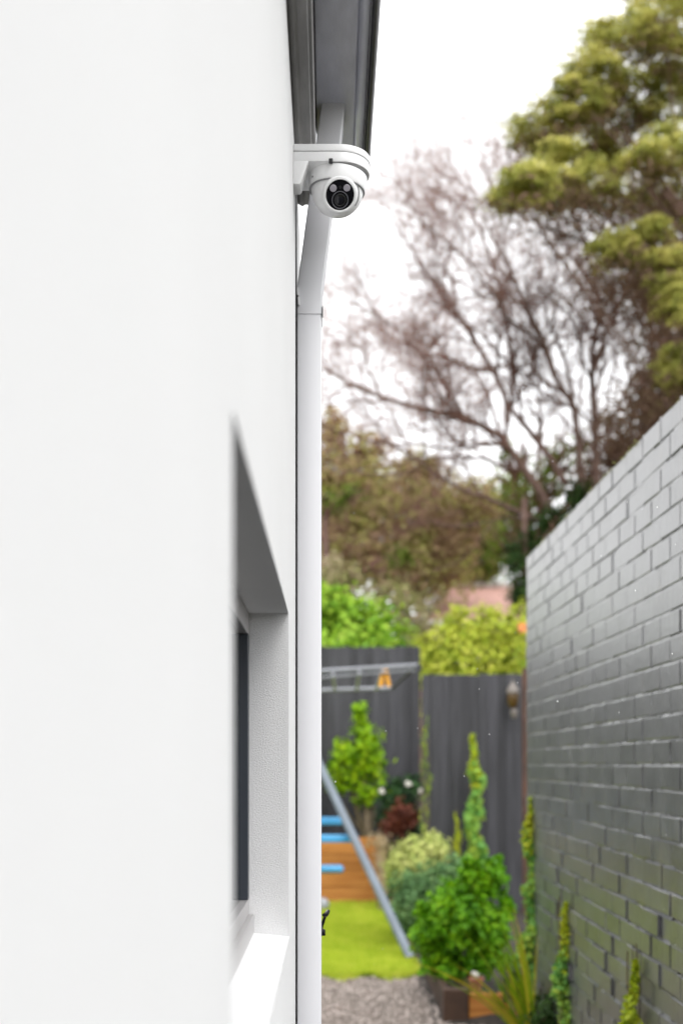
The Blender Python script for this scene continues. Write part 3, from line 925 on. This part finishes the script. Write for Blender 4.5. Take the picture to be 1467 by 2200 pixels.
MB().box((p.x - 0.25, p.y - 0.08, p.z - 0.035), (p.x + 0.165, p.y + 0.08, p.z + 0.035), 0.033, 3).build('swing_seat', M['blue'], cf, smooth=True)
for sx in (-0.22, -0.12):
    MB().tube([p + Vector((sx, 0, 0)), Vector((p.x + sx, nr0.y, nr0.z))], 0.006, 6).build('swing_rope', M['silver'], cf)
# grey ball by the retaining wall
p = P(696, 1913, 205)
tag(MB().lathe([(0.075 * math.cos(R(a)) if abs(a) < 90 else 0, 0.075 * math.sin(R(a))) for a in range(-90, 91, 10)], Matrix.Translation((p.x - 0.02, p.y, 0.07)), 24).build('play_ball', M['silver'], None, smooth=True), 'grey ball lying on the lawn in front of the timber sleepers', 'ball')

# ------------------------------------------------------------------ retaining wall
rw = empty('retaining_wall', (-1, 13.52, 0), 'orange brown timber sleeper retaining wall at the end of the lawn', 'retaining wall')
for k in range(4):
    MB().box((-0.72, 13.50 + random.uniform(-0.006, 0.006), 0.004 + k * 0.182), (0.60 + random.uniform(-0.01, 0.01), 13.57, 0.004 + k * 0.182 + 0.178), 0.008, 2).build('sleeper', M['sleeper'], rw)
for xx in (0.58, -0.66):
    MB().box((xx - 0.045, 13.40, 0), (xx + 0.045, 13.495, 0.76), 0.006, 2).build('post', M['palewood'], rw)
MB().box((0.62, 13.50, 0.0), (4.0, 13.57, 0.45), 0.008, 2).build('sleeper', M['darkwood'], rw)

# ------------------------------------------------------------------ planter, pot
ed = empty('planter_box', (0.9, 7.6, 0), 'low dark timber planter edge under the big green bush', 'planter')
for k in range(2):
    MB().box((P(952, 0, 360).x, 7.28, 0.0 + k * 0.0), (P(1006, 0, 360).x, 7.36, 0.20), 0.008, 2).build('corner_post', M['darkwood'], ed) if k == 0 else None
MB().box((P(1008, 0, 360).x, 7.30, 0.004), (1.14, 7.345, 0.17), 0.006, 2).build('board', M['sleeper'], ed)
MB().box((0.69, 7.37, 0.004), (0.735, 8.8, 0.17), 0.006, 2).build('board', M['darkwood'], ed)
p = P(1022, 2130, 345)
pot = empty('terracotta_pot', (p.x, p.y, p.z), 'small terracotta pot with a white flower beside the strappy plant', 'pot')
MB().lathe([(0, 0), (0.04, 0), (0.055, 0.09), (0.062, 0.09), (0.062, 0.115), (0.052, 0.115), (0.05, 0.10), (0, 0.10)], Matrix.Translation((p.x, p.y, p.z)) @ Matrix.Scale(0.75, 4), 24).build('body', M['terracotta'], pot, smooth=True)
fp = np.array([p.x - 0.005, p.y, p.z + 0.10]) + RNG.normal(size=(30, 3)) * 0.010
leaves('flower', fp, RNG.normal(size=(30, 3)) + np.array([0, -1, 1]), 0.03, M['flower'], pot, 0.8)

# ------------------------------------------------------------------ garden plants
def ell(px, py, rx, ry, s, dz=1.0):
    """pixel ellipse at scale s -> lobe"""
    c = P(px, py, s)
    return (c.x, c.y, c.z, rx / s, (rx + ry) / 2 / s * dz, ry / s)

s = 330
shrub('leafy_bush', 'big bright green bush filling the planter by the brick wall', 'bush',
      [ell(985, 1965, 78, 80, s), ell(1058, 1890, 38, 42, s), ell(925, 2015, 42, 50, s), ell(1052, 2000, 42, 66, s), ell(960, 2072, 55, 36, s), ell(1030, 2065, 52, 36, s), ell(1008, 1878, 32, 36, s), ell(1085, 1945, 18, 34, s), ell(905, 1958, 20, 24, s), ell(1070, 1850, 12, 16, s)],
      7600, 0.06, M['green'], M['stem'], (P(990, 0, s).x, F / s, 0.05), clump=11, cs=0.20, aspect=0.5, shell=0.25)
s = 246
shrub('variegated_shrub', 'pale yellow variegated shrub behind the big green bush', 'shrub',
      [ell(893, 1850, 52, 50, s), ell(930, 1830, 35, 40, s), ell(860, 1880, 35, 35, s)],
      3200, 0.05, M['variegated'], M['stem'], (P(893, 0, s).x, F / s, 0.05), clump=8)
s = 256
shrub('grey_green_shrub', 'soft grey green shrub between lawn and big green bush', 'shrub',
      [ell(880, 1925, 45, 55, s), ell(930, 1900, 45, 50, s), ell(975, 1880, 40, 40, s), ell(870, 1970, 32, 40, s)],
      4200, 0.042, M['greygreen'], M['stem'], (P(885, 0, s).x, F / s, 0.05), clump=10)
s = 186
cz_ = P(790, 1800, s)
ct = shrub('citrus_tree', 'small lime green citrus tree standing before the tall paling fence', 'tree',
      [ell(775, 1535, 18, 28, s), ell(782, 1590, 36, 42, s), ell(745, 1615, 34, 32, s), ell(760, 1665, 48, 42, s), ell(800, 1640, 26, 50, s), ell(722, 1640, 22, 20, s), ell(790, 1710, 32, 22, s), ell(725, 1690, 20, 16, s), ell(825, 1645, 8, 8, s), ell(835, 1705, 18, 18, s)],
      1900, 0.085, M['citrus'], M['stem'], (cz_.x, cz_.y, 0.68), clump=5, cs=0.35, aspect=0.55, shell=0.2, stems=10, sr=0.014)
MB().tube([(cz_.x + 0.01, cz_.y, 0.66), (cz_.x - 0.005, cz_.y, 1.0), (cz_.x - 0.03, cz_.y, 1.5)], [0.04, 0.034, 0.02], 10).build('trunk', M['palestem'], ct, smooth=True)
s = 190
shrub('dark_shrub', 'dark glossy shrub with white blooms below the citrus tree', 'shrub',
      [ell(862, 1705, 38, 40, s), ell(835, 1740, 28, 45, s), ell(890, 1690, 20, 25, s), ell(885, 1760, 30, 40, s)],
      1500, 0.07, M['darkleaf'], M['stem'], (P(862, 0, s).x, F / s, 0.68), clump=6)
sh = [o for o in bpy.data.objects if o.name == 'dark_shrub'][0]
for (fx, fy) in ((876, 1684), (822, 1700), (905, 1700)):
    c = P(fx, fy, 196)
    leaves('flower', np.array(c) + RNG.normal(size=(26, 3)) * 0.014, RNG.normal(size=(26, 3)) + np.array([0, -1.5, 0.8]), 0.035, M['flower'], sh, 0.9)
s = 197
shrub('red_shrub', 'low red brown leafed shrub in front of the dark glossy shrub', 'shrub',
      [ell(865, 1755, 36, 28, s), ell(850, 1775, 34, 20, s)], 900, 0.06, M['redleaf'], M['stem'], (P(862, 0, s).x, F / s, 0.3), clump=6)
s = 205
shrub('seed_head_plant', 'dry pale seed heads standing at the end of the sleepers', 'plant',
      [ell(812, 1830, 14, 60, s), ell(835, 1815, 22, 22, s), ell(800, 1810, 16, 14, s), ell(825, 1900, 10, 50, s)], 420, 0.04, leafmat('dry_seed_heads', [(0.30, 0.22, 0.12), (0.45, 0.36, 0.24), (0.25, 0.20, 0.06)]), M['palestem'], (P(820, 0, s).x, F / s, 0.0), clump=4, stems=9, sr=0.008)


def vine(label, px, s, top, bot_z, wpx, n, x_off=0.0, tip=0.2, mm='vine', leafs=0.05):
    c = P(px, top, s)
    t = empty('climbing_vine', (c.x, c.y, bot_z), label, 'vine', 'vines trained up the garden walls')
    z = bot_z + (c.z - bot_z) * RNG.random(n) ** 0.9
    fr = (z - bot_z) / (c.z - bot_z)
    wd = wpx / s / 2 * np.clip(1.06 - fr ** 5, 0.10, 1) * (0.8 + 0.16 * np.sin(z * 23) * np.cos(z * 9))
    ph = RNG.random() * 6
    wob = wpx / s * 0.07 * (np.sin(z * 9 + ph) + 0.7 * np.sin(z * 21 + ph * 2))
    keep = np.sin(z * 31 + ph * 3) + np.sin(z * 13 + ph) > RNG.uniform(-2.6, 0.4, n)
    z = np.where(keep, z, z * 0.97)
    p_ = np.stack([c.x + wob + (RNG.uniform(-1, 1, n) + RNG.normal(size=n) * 0.18) * wd * 0.62 * (0.75 + 0.25 * np.sin(z * 17 + ph)), c.y + RNG.normal(size=n) * wd * 0.4, z], 1)
    nr = RNG.normal(size=(n, 3)) * 0.7 + np.array([-0.2, -1.0, 0.5])
    hi = fr > (1 - tip + RNG.normal(size=n) * 0.08)
    szs = leafs * (0.7 + 0.6 * RNG.random(n)) * (1 - 0.35 * fr)
    leaves('foliage', p_[~hi], nr[~hi], szs[~hi], M[mm], t, 0.6)
    leaves('young_foliage', p_[hi], nr[hi], szs[hi], M['vinetip'], t, 0.55)
    tw = []
    for k in range(4):
        zz = np.linspace(bot_z - 0.02, c.z + 0.03 - 0.12 * k, 9)
        tw.append(np.stack([c.x + 0.35 * wpx / s / 2 * np.sin(zz * 6 + k * 1.6), c.y + 0.01 * np.cos(zz * 7 + k), zz], 1))
    tubes('stem', [(np.array(tw), np.repeat(np.linspace(0.006, 0.003, 9)[None], 4, 0), 6)], M['stem'], t)
    return t
vine('tall climbing vine in front of the lower paling fence', 1020, 221, 1580, 0.05, 72, 1500, leafs=0.085)
vine('thin pale vine shoot on the lower paling fence left of the tall climbing vine', 980, 221, 1745, 0.05, 34, 400, leafs=0.05, tip=0.9)
vine('faint creeper at the step where tall and lower paling fences meet', 914, 220, 1540, 0.5, 40, 260, leafs=0.045, mm='midgreen', tip=0.02)
vine('dense climbing vine at the far end of the brick wall', 1143, 380, 1715, 0.03, 84, 1700, leafs=0.055)
vine('slim yellow green vine on the brick wall between two other vines', 1212, 447, 1940, 0.03, 70, 900, leafs=0.046, tip=0.3)
vine('short vine with bare brown tips on the brick wall, farthest from the fence', 1362, 588, 2062, 0.03, 86, 800, leafs=0.046, tip=0.4)
vv_ = [o for o in bpy.data.objects if o.name.startswith('climbing_vine')][-1]
c = P(1375, 2050, 578)
tubes('stem', [(np.array([[(c.x - 0.03 + k * 0.012, c.y, 0.6), (c.x - 0.025 + k * 0.012, c.y, 0.75), (c.x - 0.03 + 0.014 * k, c.y, 0.86 + 0.02 * (k % 3))] for k in range(6)]), np.repeat([[0.004, 0.0035, 0.002]], 6, 0), 5)], M['stem'], vv_)

# strappy plant: every blade its own part
c = P(1150, 2290, 410)
sp_ = empty('strap_leaf_plant', (c.x, c.y, 0.0), 'strappy plant with arching green and yellow striped blades by the brick wall', 'plant')
for k in range(44):
    a = R(random.uniform(105, 250) if k % 5 else random.uniform(20, 120))
    dirx, diry = math.cos(a) * random.uniform(0.5, 1), math.sin(a) * 0.5 - 0.1
    ln = random.uniform(0.5, 0.92)
    lean = random.uniform(0.25, 0.95)
    wd = random.uniform(0.008, 0.014)
    vs, fs = [], []
    side = Vector((-diry, dirx, 0)).normalized()
    if side.length < 0.1: side = Vector((1, 0, 0))
    side = (side + Vector((0.7, 0, 0))).normalized()
    b0 = c + Vector((random.uniform(-0.05, 0.05), random.uniform(-0.05, 0.05), 0)); b0.z = 0.02
    for j in range(8):
        t = j / 7
        pt = b0 + Vector((dirx * ln * lean * (t + 0.5 * t * t) * 0.75, diry * ln * lean * t, ln * (t - 0.38 * lean * t * t)))
        ww = wd * (1 - t ** 2.2) * (0.6 + 0.4 * min(1, t * 4)) + 0.0008
        vs += [pt - side * ww, pt + Vector((0, 0, -ww * 0.4)), pt + side * ww]
        if j:
            q = (j - 1) * 3
            fs += [(q, q + 1, q + 4, q + 3), (q + 1, q + 2, q + 5, q + 4)]
    pyobj('leaf', vs, fs, M['strapy'] if k % 3 == 0 else M['strap'], sp_, smooth=True)

# dry twigs / low ground cover by the brick wall foot
shrub('ground_cover_plant', 'low dark green ground cover between strappy plant and brick wall', 'plant',
      [ell(1120, 2120, 50, 45, 372), ell(1180, 2190, 40, 60, 420)], 1500, 0.035, M['deepgreen'], M['stem'], (1.02, 6.7, 0.0), clump=8)

# ------------------------------------------------------------------ shrubs beyond the fences
s = 150
shrub('golden_hedge_shrub', 'bright yellow green shrub rising above the lower paling fence', 'shrub',
      [ell(1010, 1420, 90, 80, s), ell(960, 1400, 55, 55, s), ell(1060, 1380, 60, 70, s), ell(1000, 1345, 50, 40, s), ell(1120, 1400, 50, 75, s), ell(930, 1440, 40, 50, s), ell(1030, 1500, 120, 90, s), ell(1118, 1325, 26, 36, s), ell(915, 1385, 22, 26, s), ell(1050, 1318, 20, 22, s), ell(985, 1322, 14, 18, s)],
      7000, 0.10, M['yellowgreen'], M['stem'], (P(1010, 0, s).x, F / s, 0.5), clump=9, shell=0.5)
t = [o for o in bpy.data.objects if o.name == 'golden_hedge_shrub'][0]
for fx, fy in ((1122, 1352),):
    q = P(fx, fy, 157)
    leaves('flower', np.array(q) + RNG.normal(size=(18, 3)) * 0.035, RNG.normal(size=(18, 3)) + np.array([0, -1.5, 0.8]), 0.08, M['orangeflower'], t, 0.9)
s = 140
shrub('lime_shrub', 'lush lime green shrub above the tall paling fence', 'shrub',
      [ell(760, 1330, 75, 55, s), ell(700, 1310, 60, 50, s), ell(820, 1360, 50, 40, s), ell(640, 1320, 80, 70, s), ell(740, 1420, 140, 80, s)],
      4200, 0.15, M['lime'], M['stem'], (P(740, 0, s).x, F / s, 0.5), clump=7, shell=0.5, aspect=0.6)
s = 128
shrub('mixed_shrub', 'dull olive shrub with pinkish blooms behind the lime shrub', 'shrub',
      [ell(880, 1330, 60, 60, s), ell(840, 1290, 60, 45, s), ell(900, 1390, 60, 60, s), ell(730, 1250, 70, 40, s)],
      3000, 0.10, leafmat('mixed_olive', [(0.16, 0.19, 0.05), (0.26, 0.27, 0.09), (0.33, 0.27, 0.16), (0.40, 0.26, 0.20)]), M['stem'], (P(860, 0, s).x, F / s, 0.5), clump=8)

# far house
s = 88
hy = F / s
h0 = empty('far_house', (P(1080, 0, s).x, hy + 3, 0), 'distant house with pink tiled hip roof above the golden shrub', 'house')
x0, x1 = P(905, 0, s).x, P(1330, 0, s).x
ze, zr = P(0, 1332, s).z, P(0, 1248, s).z
MB().box((x0 + 0.4, hy + 0.4, 0), (x1 - 0.4, hy + 6.6, ze - 0.02)).build('wall', M['cream'], h0)
v = [(x0, hy, ze), (x1, hy, ze), (x1, hy + 7, ze), (x0, hy + 7, ze), (x0 + 1.0, hy + 3.5, zr + 0.35), (x1 - 1.0, hy + 3.5, zr + 0.35)]
pyobj('roof', v, [(0, 1, 5, 4), (1, 2, 5), (2, 3, 4, 5), (3, 0, 4), (3, 2, 1, 0)], M['tile'], h0)
MB().tube([(x0, hy, ze + 0.03), (x0 + 1.0, hy + 3.5, zr + 0.38)], 0.09, 8).tube([(x0 + 1.0, hy + 3.5, zr + 0.38), (x1 - 1.0, hy + 3.5, zr + 0.38)], 0.10, 8).build('ridge_capping', M['ridge'], h0)
MB().box((x0 + 0.0, hy - 0.06, ze - 0.16), (x1, hy + 0.02, ze - 0.005)).build('gutter', M['ridge'], h0)

# ------------------------------------------------------------------ bare deciduous tree
ST = 109.0
bt = empty('bare_tree', (P(1290, 0, ST).x, F / ST, 0), 'wide bare tree with fanning reddish brown twigs behind the brick wall', 'tree')
limbs = [
    ([(1288, 1809), (1285, 1500), (1272, 1250)], 0.30, 0.23, 0),
    ([(1272, 1250), (1190, 1125), (1122, 1010), (1085, 940), (1000, 900), (900, 875), (800, 850), (700, 800), (640, 770)], 0.17, 0.03, -1.5),
    ([(1085, 945), (1090, 880), (1060, 800), (1000, 700), (930, 610), (865, 520), (835, 440)], 0.10, 0.02, 1.0),
    ([(1265, 1180), (1250, 1000), (1232, 880), (1180, 760), (1120, 640), (1050, 500), (1000, 370)], 0.14, 0.02, -0.6),
    ([(1272, 1150), (1283, 950), (1272, 800), (1285, 650), (1250, 500), (1210, 400), (1180, 330)], 0.15, 0.025, 1.8),
    ([(1190, 1125), (1090, 1090), (980, 1040), (850, 960), (720, 930), (640, 900)], 0.09, 0.02, -2.5),
    ([(1215, 1040), (1160, 950), (1100, 890), (1095, 730), (1060, 560), (1010, 450), (960, 390)], 0.11, 0.02, 2.2),
    ([(1272, 800), (1330, 650), (1390, 520), (1450, 400)], 0.09, 0.02, 2.0),
    ([(1000, 900), (930, 800), (850, 700), (770, 650), (720, 600)], 0.06, 0.015, -2.0),
    ([(1060, 800), (960, 770), (870, 740), (790, 690), (730, 680)], 0.06, 0.015, 2.0),
    ([(1180, 760), (1100, 690), (1000, 560), (910, 480), (850, 420)], 0.06, 0.015, -1.5),
    ([(1122, 1010), (1010, 980), (900, 990), (790, 1010), (700, 1010)], 0.06, 0.015, 1.0),
    ([(1190, 1125), (1110, 1110), (1010, 1130), (900, 1120), (800, 1150)], 0.05, 0.012, -1.0),
    ([(1283, 950), (1340, 850), (1400, 800), (1460, 720)], 0.08, 0.02, 1.0),
    ([(1230, 860), (1190, 700), (1190, 560), (1160, 430)], 0.07, 0.02, 0.5),
]
groups = {}
def add_poly(key, pts, rad):
    groups.setdefault(key, []).append((pts, rad))
def resample(pts, k):
    pts = np.array(pts); d_ = np.r_[0, np.cumsum(np.linalg.norm(np.diff(pts, axis=0), axis=1))]
    u = np.linspace(0, d_[-1], k)
    return np.stack([np.interp(u, d_, pts[:, i]) for i in range(3)], 1), d_[-1]
def sprout(pts, rads, n, L, lvl, up=0.25):
    """children along a polyline"""
    k = len(pts)
    for j in range(n):
        t = RNG.uniform(0.12, 1.0) if lvl < 3 else RNG.uniform(0.05, 1)
        x = t * (k - 1); i = min(int(x), k - 2); fr = x - i
        p0 = pts[i] * (1 - fr) + pts[i + 1] * fr
        dr = pts[i + 1] - pts[i]; dr /= np.linalg.norm(dr) + 1e-9
        nn = RNG.normal(size=3); nn -= dr * nn.dot(dr); nn /= np.linalg.norm(nn)
        ang = RNG.uniform(0.45, 1.0)
        d0 = dr * math.cos(ang) + nn * math.sin(ang)
        d0[2] += up * RNG.random()
        d0 /= np.linalg.norm(d0)
        ll = L * RNG.uniform(0.55, 1.25) * (1.1 - 0.4 * t)
        m_ = 6 if lvl == 1 else (5 if lvl == 2 else 4)
        P_ = [p0]; dd = d0.copy()
        for _ in range(m_ - 1):
            dd = dd + RNG.normal(size=3) * 0.26 + np.array([-0.03, 0, 0.05])
            dd /= np.linalg.norm(dd)
            P_.append(P_[-1] + dd * ll / (m_ - 1))
        P_ = np.array(P_)
        r0 = min(rads[i] * 0.6, [0, 0.034, 0.017, 0.009, 0.0055][lvl])
        rr = np.linspace(r0, max(0.003, r0 * 0.35), m_)
        add_poly((m_, {1: 6, 2: 4, 3: 3, 4: 3}[lvl]), P_, rr)
        if lvl == 1: sprout(P_, rr, 7, L * 0.50, 2)
        elif lvl == 2: sprout(P_, rr, 5, L * 0.6, 3)
        elif lvl == 3: sprout(P_, rr, 3, L * 0.55, 4)
for li, (pix, r0, r1, dz) in enumerate(limbs):
    raw = []
    for j, (a, b) in enumerate(pix):
        t = j / (len(pix) - 1)
        s_ = F / (F / ST + dz * t)
        raw.append(P(a, b, s_))
    pts, ln = resample(raw, 12)
    if li: pts[1:] += RNG.normal(size=(11, 3)) * 0.035
    rad = np.linspace(r0, r1 * 0.8, 12) * (0.62 if li else 1)
    add_poly((12, 9), pts, rad)
    if li: sprout(pts, rad, int(3 + ln * 1.65), min(2.5, 0.9 + ln * 0.24), 1)
thick = [(np.array([a for a, b in g_]), np.array([b for a, b in g_]), k[1]) for k, g_ in groups.items() if k[0] in (12, 6)]
thin = [(np.array([a for a, b in g_]), np.array([b for a, b in g_]), k[1]) for k, g_ in groups.items() if k[0] in (4, 5)]
tubes('limbs', thick, M['bark'], bt)
o = tubes('twigs', thin, M['twig'], bt); o['kind'] = 'stuff'

# ------------------------------------------------------------------ conifer
SCN = 122.0
cn = empty('conifer_tree', (P(1490, 0, SCN).x, F / SCN, 0), 'tall yellow green conifer with layered foliage pads above the brick wall', 'tree')
pads = [(1350, 90, 110, 75), (1450, 50, 110, 90), (1285, 165, 85, 50), (1225, 225, 75, 42), (1150, 285, 62, 38), (1235, 310, 85, 45), (1340, 235, 95, 55), (1440, 210, 80, 65),
        (1130, 395, 50, 36), (1090, 432, 38, 20), (1180, 425, 80, 30), (1210, 365, 80, 45), (1320, 340, 85, 45), (1420, 330, 90, 55), (1290, 425, 70, 32), (1390, 430, 70, 30), (1470, 440, 60, 45),
        (1325, 535, 52, 38), (1450, 640, 52, 62), (1455, 790, 40, 50), (1425, 560, 40, 30), (1400, 500, 40, 24), (1420, -40, 110, 70), (1500, -80, 120, 100),
        (1540, 150, 110, 90), (1560, 330, 110, 80), (1560, 500, 100, 80), (1550, 680, 90, 80), (1530, 850, 90, 80), (1640, 200, 100, 120), (1650, 420, 110, 110), (1640, 650, 110, 120), (1550, -160, 100, 90)]
pp, nn_ = [], []
bp2, bn2 = [], []
brs = []
for (a, b, rx, ry) in pads:
    dz = RNG.normal() * 1.2 if b < 480 or a > 1500 else -1.8      # low pads hang out towards the lane
    s_ = F / (F / SCN + dz)
    c = np.array(P(a, b, s_)); r_ = np.array([rx, (rx + ry) * 0.55, ry]) / s_
    nc = int(32 * (rx * ry / 4000) ** 0.6) + 6
    for k in range(nc):
        d_ = RNG.normal(size=3); d_ /= np.linalg.norm(d_)
        q = c + d_ * r_ * (0.45 + 0.55 * RNG.random())
        cr = RNG.uniform(0.12, 0.28)
        m_ = 130
        dd = RNG.normal(size=(m_, 3)); dd /= np.linalg.norm(dd, axis=1, keepdims=True)
        dd[:, 2] = np.abs(dd[:, 2]) * 1.0 - 0.25
        pp.append(q + dd * cr * np.array([1.35, 1.35, 0.75]) * RNG.random((m_, 1)) ** 0.4); nn_.append(dd + np.array([0, 0, 0.4]) + RNG.normal(size=dd.shape) * 0.4)
        if d_[2] < -0.1:
            m2 = 14
            bp2.append(q + np.array([0, 0, -0.22]) + RNG.normal(size=(m2, 3)) * np.array([0.25, 0.25, 0.13])); bn2.append(RNG.normal(size=(m2, 3)))
    tk = np.array([P(1490, 0, SCN).x, F / SCN, c[2] - 1.2 - RNG.random()])
    for k in range(2):
        e_ = c + RNG.normal(size=3) * r_ * 0.5 + np.array([0, 0, -0.15])
        md = (tk + e_) / 2 + np.array([0, 0, -0.25]) + RNG.normal(size=3) * 0.2
        t_ = np.linspace(0, 1, 6)[:, None]
        brs.append((1 - t_) ** 2 * tk + 2 * t_ * (1 - t_) * md + t_ ** 2 * e_)
# dead brown inner growth low in the crown
for (a, b, rx, ry, n_) in ((1330, 480, 130, 45, 700), (1400, 560, 90, 70, 900), (1240, 500, 70, 30, 250), (1400, 700, 55, 90, 900), (1430, 880, 70, 70, 1100), (1330, 900, 55, 60, 500), (1260, 600, 70, 60, 380), (1180, 470, 60, 20, 200), (1360, 640, 60, 60, 500)):
    c = np.array(P(a, b, SCN)); r_ = np.array([rx, 110, ry]) / SCN
    q = c + np.clip(RNG.normal(size=(n_, 3)), -1.6, 1.6) * r_ * 0.62
    bp2.append(q); bn2.append(RNG.normal(size=(n_, 3)))
pp = np.concatenate(pp); nn_ = np.concatenate(nn_)
leaves('crown', pp, nn_, RNG.uniform(0.045, 0.095, len(pp)), M['conifer'], cn, 0.42)
bp2 = np.concatenate(bp2); bn2 = np.concatenate(bn2)
leaves('dead_foliage', bp2, bn2, RNG.uniform(0.07, 0.17, len(bp2)), M['conbrown'], cn, 0.3)
tubes('branches', [(np.array(brs), np.repeat(np.linspace(0.035, 0.010, 6)[None], len(brs), 0), 6)], M['bark'], cn)['kind'] = 'stuff'
tx = P(1490, 0, SCN).x
MB().tube([(tx, F / SCN, -0.05), (tx + 0.05, F / SCN, 4), (tx - 0.05, F / SCN, 9), (tx, F / SCN, 15)], [0.42, 0.34, 0.22, 0.06], 14).build('trunk', M['bark'], cn, smooth=True)

# ------------------------------------------------------------------ olive brown trees behind
def bgtree(label, px, s, lobes, n, m_, size, tw=True, group='trees far behind the fence'):
    b = P(px, 0, s)
    t = empty('background_tree', (b.x, F / s, 0), label, 'tree', group)
    lb = [ell(*l, s) for l in lobes]
    p_, nr = lobes_pts(lb, n, 0.25, 8, 0.3)
    leaves('crown', p_, nr, size * (0.6 + 0.8 * RNG.random(len(p_))), m_, t, 0.45)
    br_ = []
    for l in lb:
        for k in range(26 if tw else 5):
            e_ = np.array(l[:3]) + np.clip(RNG.normal(size=3), -1.5, 1.5) * np.array(l[3:6]) * 0.65
            b0 = np.array([b.x, F / s, max(0.5, l[2] - l[5] * 1.2)]) * 0.5 + np.array(l[:3]) * 0.5 - np.array([0, 0, l[5] * 0.5])
            md = (b0 + e_) / 2 + RNG.normal(size=3) * 0.25
            t_ = np.linspace(0, 1, 5)[:, None]
            br_.append((1 - t_) ** 2 * b0 + 2 * t_ * (1 - t_) * md + t_ ** 2 * e_)
    tubes('branches', [(np.array(br_), np.repeat(np.linspace(0.035, 0.010, 5)[None], len(br_), 0), 4)], M['twig'], t)['kind'] = 'stuff'
    top = max(l[2] for l in lb)
    MB().tube([(b.x, F / s, -0.05), (b.x + 0.1, F / s, top * 0.5), (b.x - 0.05, F / s, top)], [0.22, 0.15, 0.05], 10).build('trunk', M['bark'], t, smooth=True)
    return t
bgtree('olive brown tree rising highest above the lime shrub', 740, 84, [(720, 1020, 90, 80), (760, 1120, 110, 90), (690, 1150, 80, 100), (640, 1050, 90, 110), (790, 960, 50, 40), (715, 920, 30, 50), (720, 1210, 110, 70), (800, 1050, 70, 70)], 14000, M['olive'], 0.17)
bgtree('brown tangled tree between the olive tree and the far house', 900, 86, [(880, 1090, 100, 90), (850, 1190, 110, 70), (950, 1140, 80, 90), (900, 1010, 60, 40), (900, 1230, 130, 60), (1000, 1090, 80, 60)], 14000, M['olive'], 0.16)
bgtree('mid green tree behind the far house roof', 1010, 78, [(1000, 1130, 90, 80), (960, 1200, 80, 50), (1060, 1150, 70, 90), (1100, 1060, 60, 60), (1020, 1210, 110, 50)], 7000, M['midgreen'], 0.16)
bgtree('green leafed tree low behind the bare tree fork', 1130, 92, [(1130, 1060, 70, 80), (1090, 980, 45, 40), (1190, 1020, 60, 80), (1230, 960, 45, 50), (1100, 1150, 60, 60)], 1500, M['midgreen'], 0.14)
bgtree('dark green dense tree at the end of the brick wall', 1130, 112, [(1120, 1190, 40, 50), (1115, 1265, 28, 60), (1160, 1150, 40, 50), (1180, 1260, 60, 90), (1200, 1120, 45, 40), (1245, 1070, 40, 40), (1220, 1180, 60, 70)], 5200, M['deepgreen'], 0.12, tw=False)
bgtree('soft green patch tree in front of the olive brown trees', 700, 92, [(715, 1080, 45, 30), (760, 1060, 30, 22), (860, 1200, 40, 25)], 700, M['midgreen'], 0.15, tw=False)
c = P(714, 1212, 110)
bl = empty('blossom_shrub', (c.x, c.y, 0), 'round creamy blossom head above the lime shrub', 'shrub')
leaves('blossom', np.array(c) + RNG.normal(size=(160, 3)) * 0.075, RNG.normal(size=(160, 3)) + np.array([0, -1, 1]), 0.10, leafmat('cream_petals', [(0.5, 0.42, 0.26), (0.62, 0.55, 0.38)]), bl, 0.8)
tubes('stem', [(np.array([[(c.x, c.y, 0), (c.x + 0.05, c.y, 2.2), (c.x, c.y, c.z)]]), np.array([[0.05, 0.04, 0.02]]), 6)], M['stem'], bl)

bgtree('brown leafed tree filling the gap between bare tree and conifer above the brick wall', 1400, 96, [(1400, 860, 80, 90), (1330, 960, 70, 70), (1450, 720, 60, 90), (1460, 900, 70, 90), (1270, 1040, 60, 60), (1370, 1000, 90, 80), (1390, 620, 60, 60), (1500, 1000, 120, 120)], 11000, M['conbrown'], 0.15)
# ------------------------------------------------------------------ drizzle falling through the lane
N = 40
dy = RNG.uniform(1.9, 4.2, N)
dx = (RNG.uniform(720, 1460, N) - VX) / F * dy
dz = EYE + (VY - RNG.uniform(60, 2190, N)) / F * dy
dx[dx > XB - 0.03] = 0.4
rd = RNG.uniform(0.0006, 0.0013, N)
vv = oct_[None] * rd[:, None, None] * np.array([1, 1, 1.5]) + np.stack([dx, dy, dz], 1)[:, None, :]
ii = (np.arange(N)[:, None, None] * 6 + of[None]).ravel()
drop, dn_, db_ = nmat('rain_drops')
db_.inputs['Base Color'].default_value = (0.95, 0.95, 0.95, 1)
db_.inputs['Roughness'].default_value = 0.1
tag(npobj('raindrops', vv.reshape(-1, 3), 3, ii, drop), 'fine white drizzle drops falling in front of the brick wall', 'rain', kind='stuff')
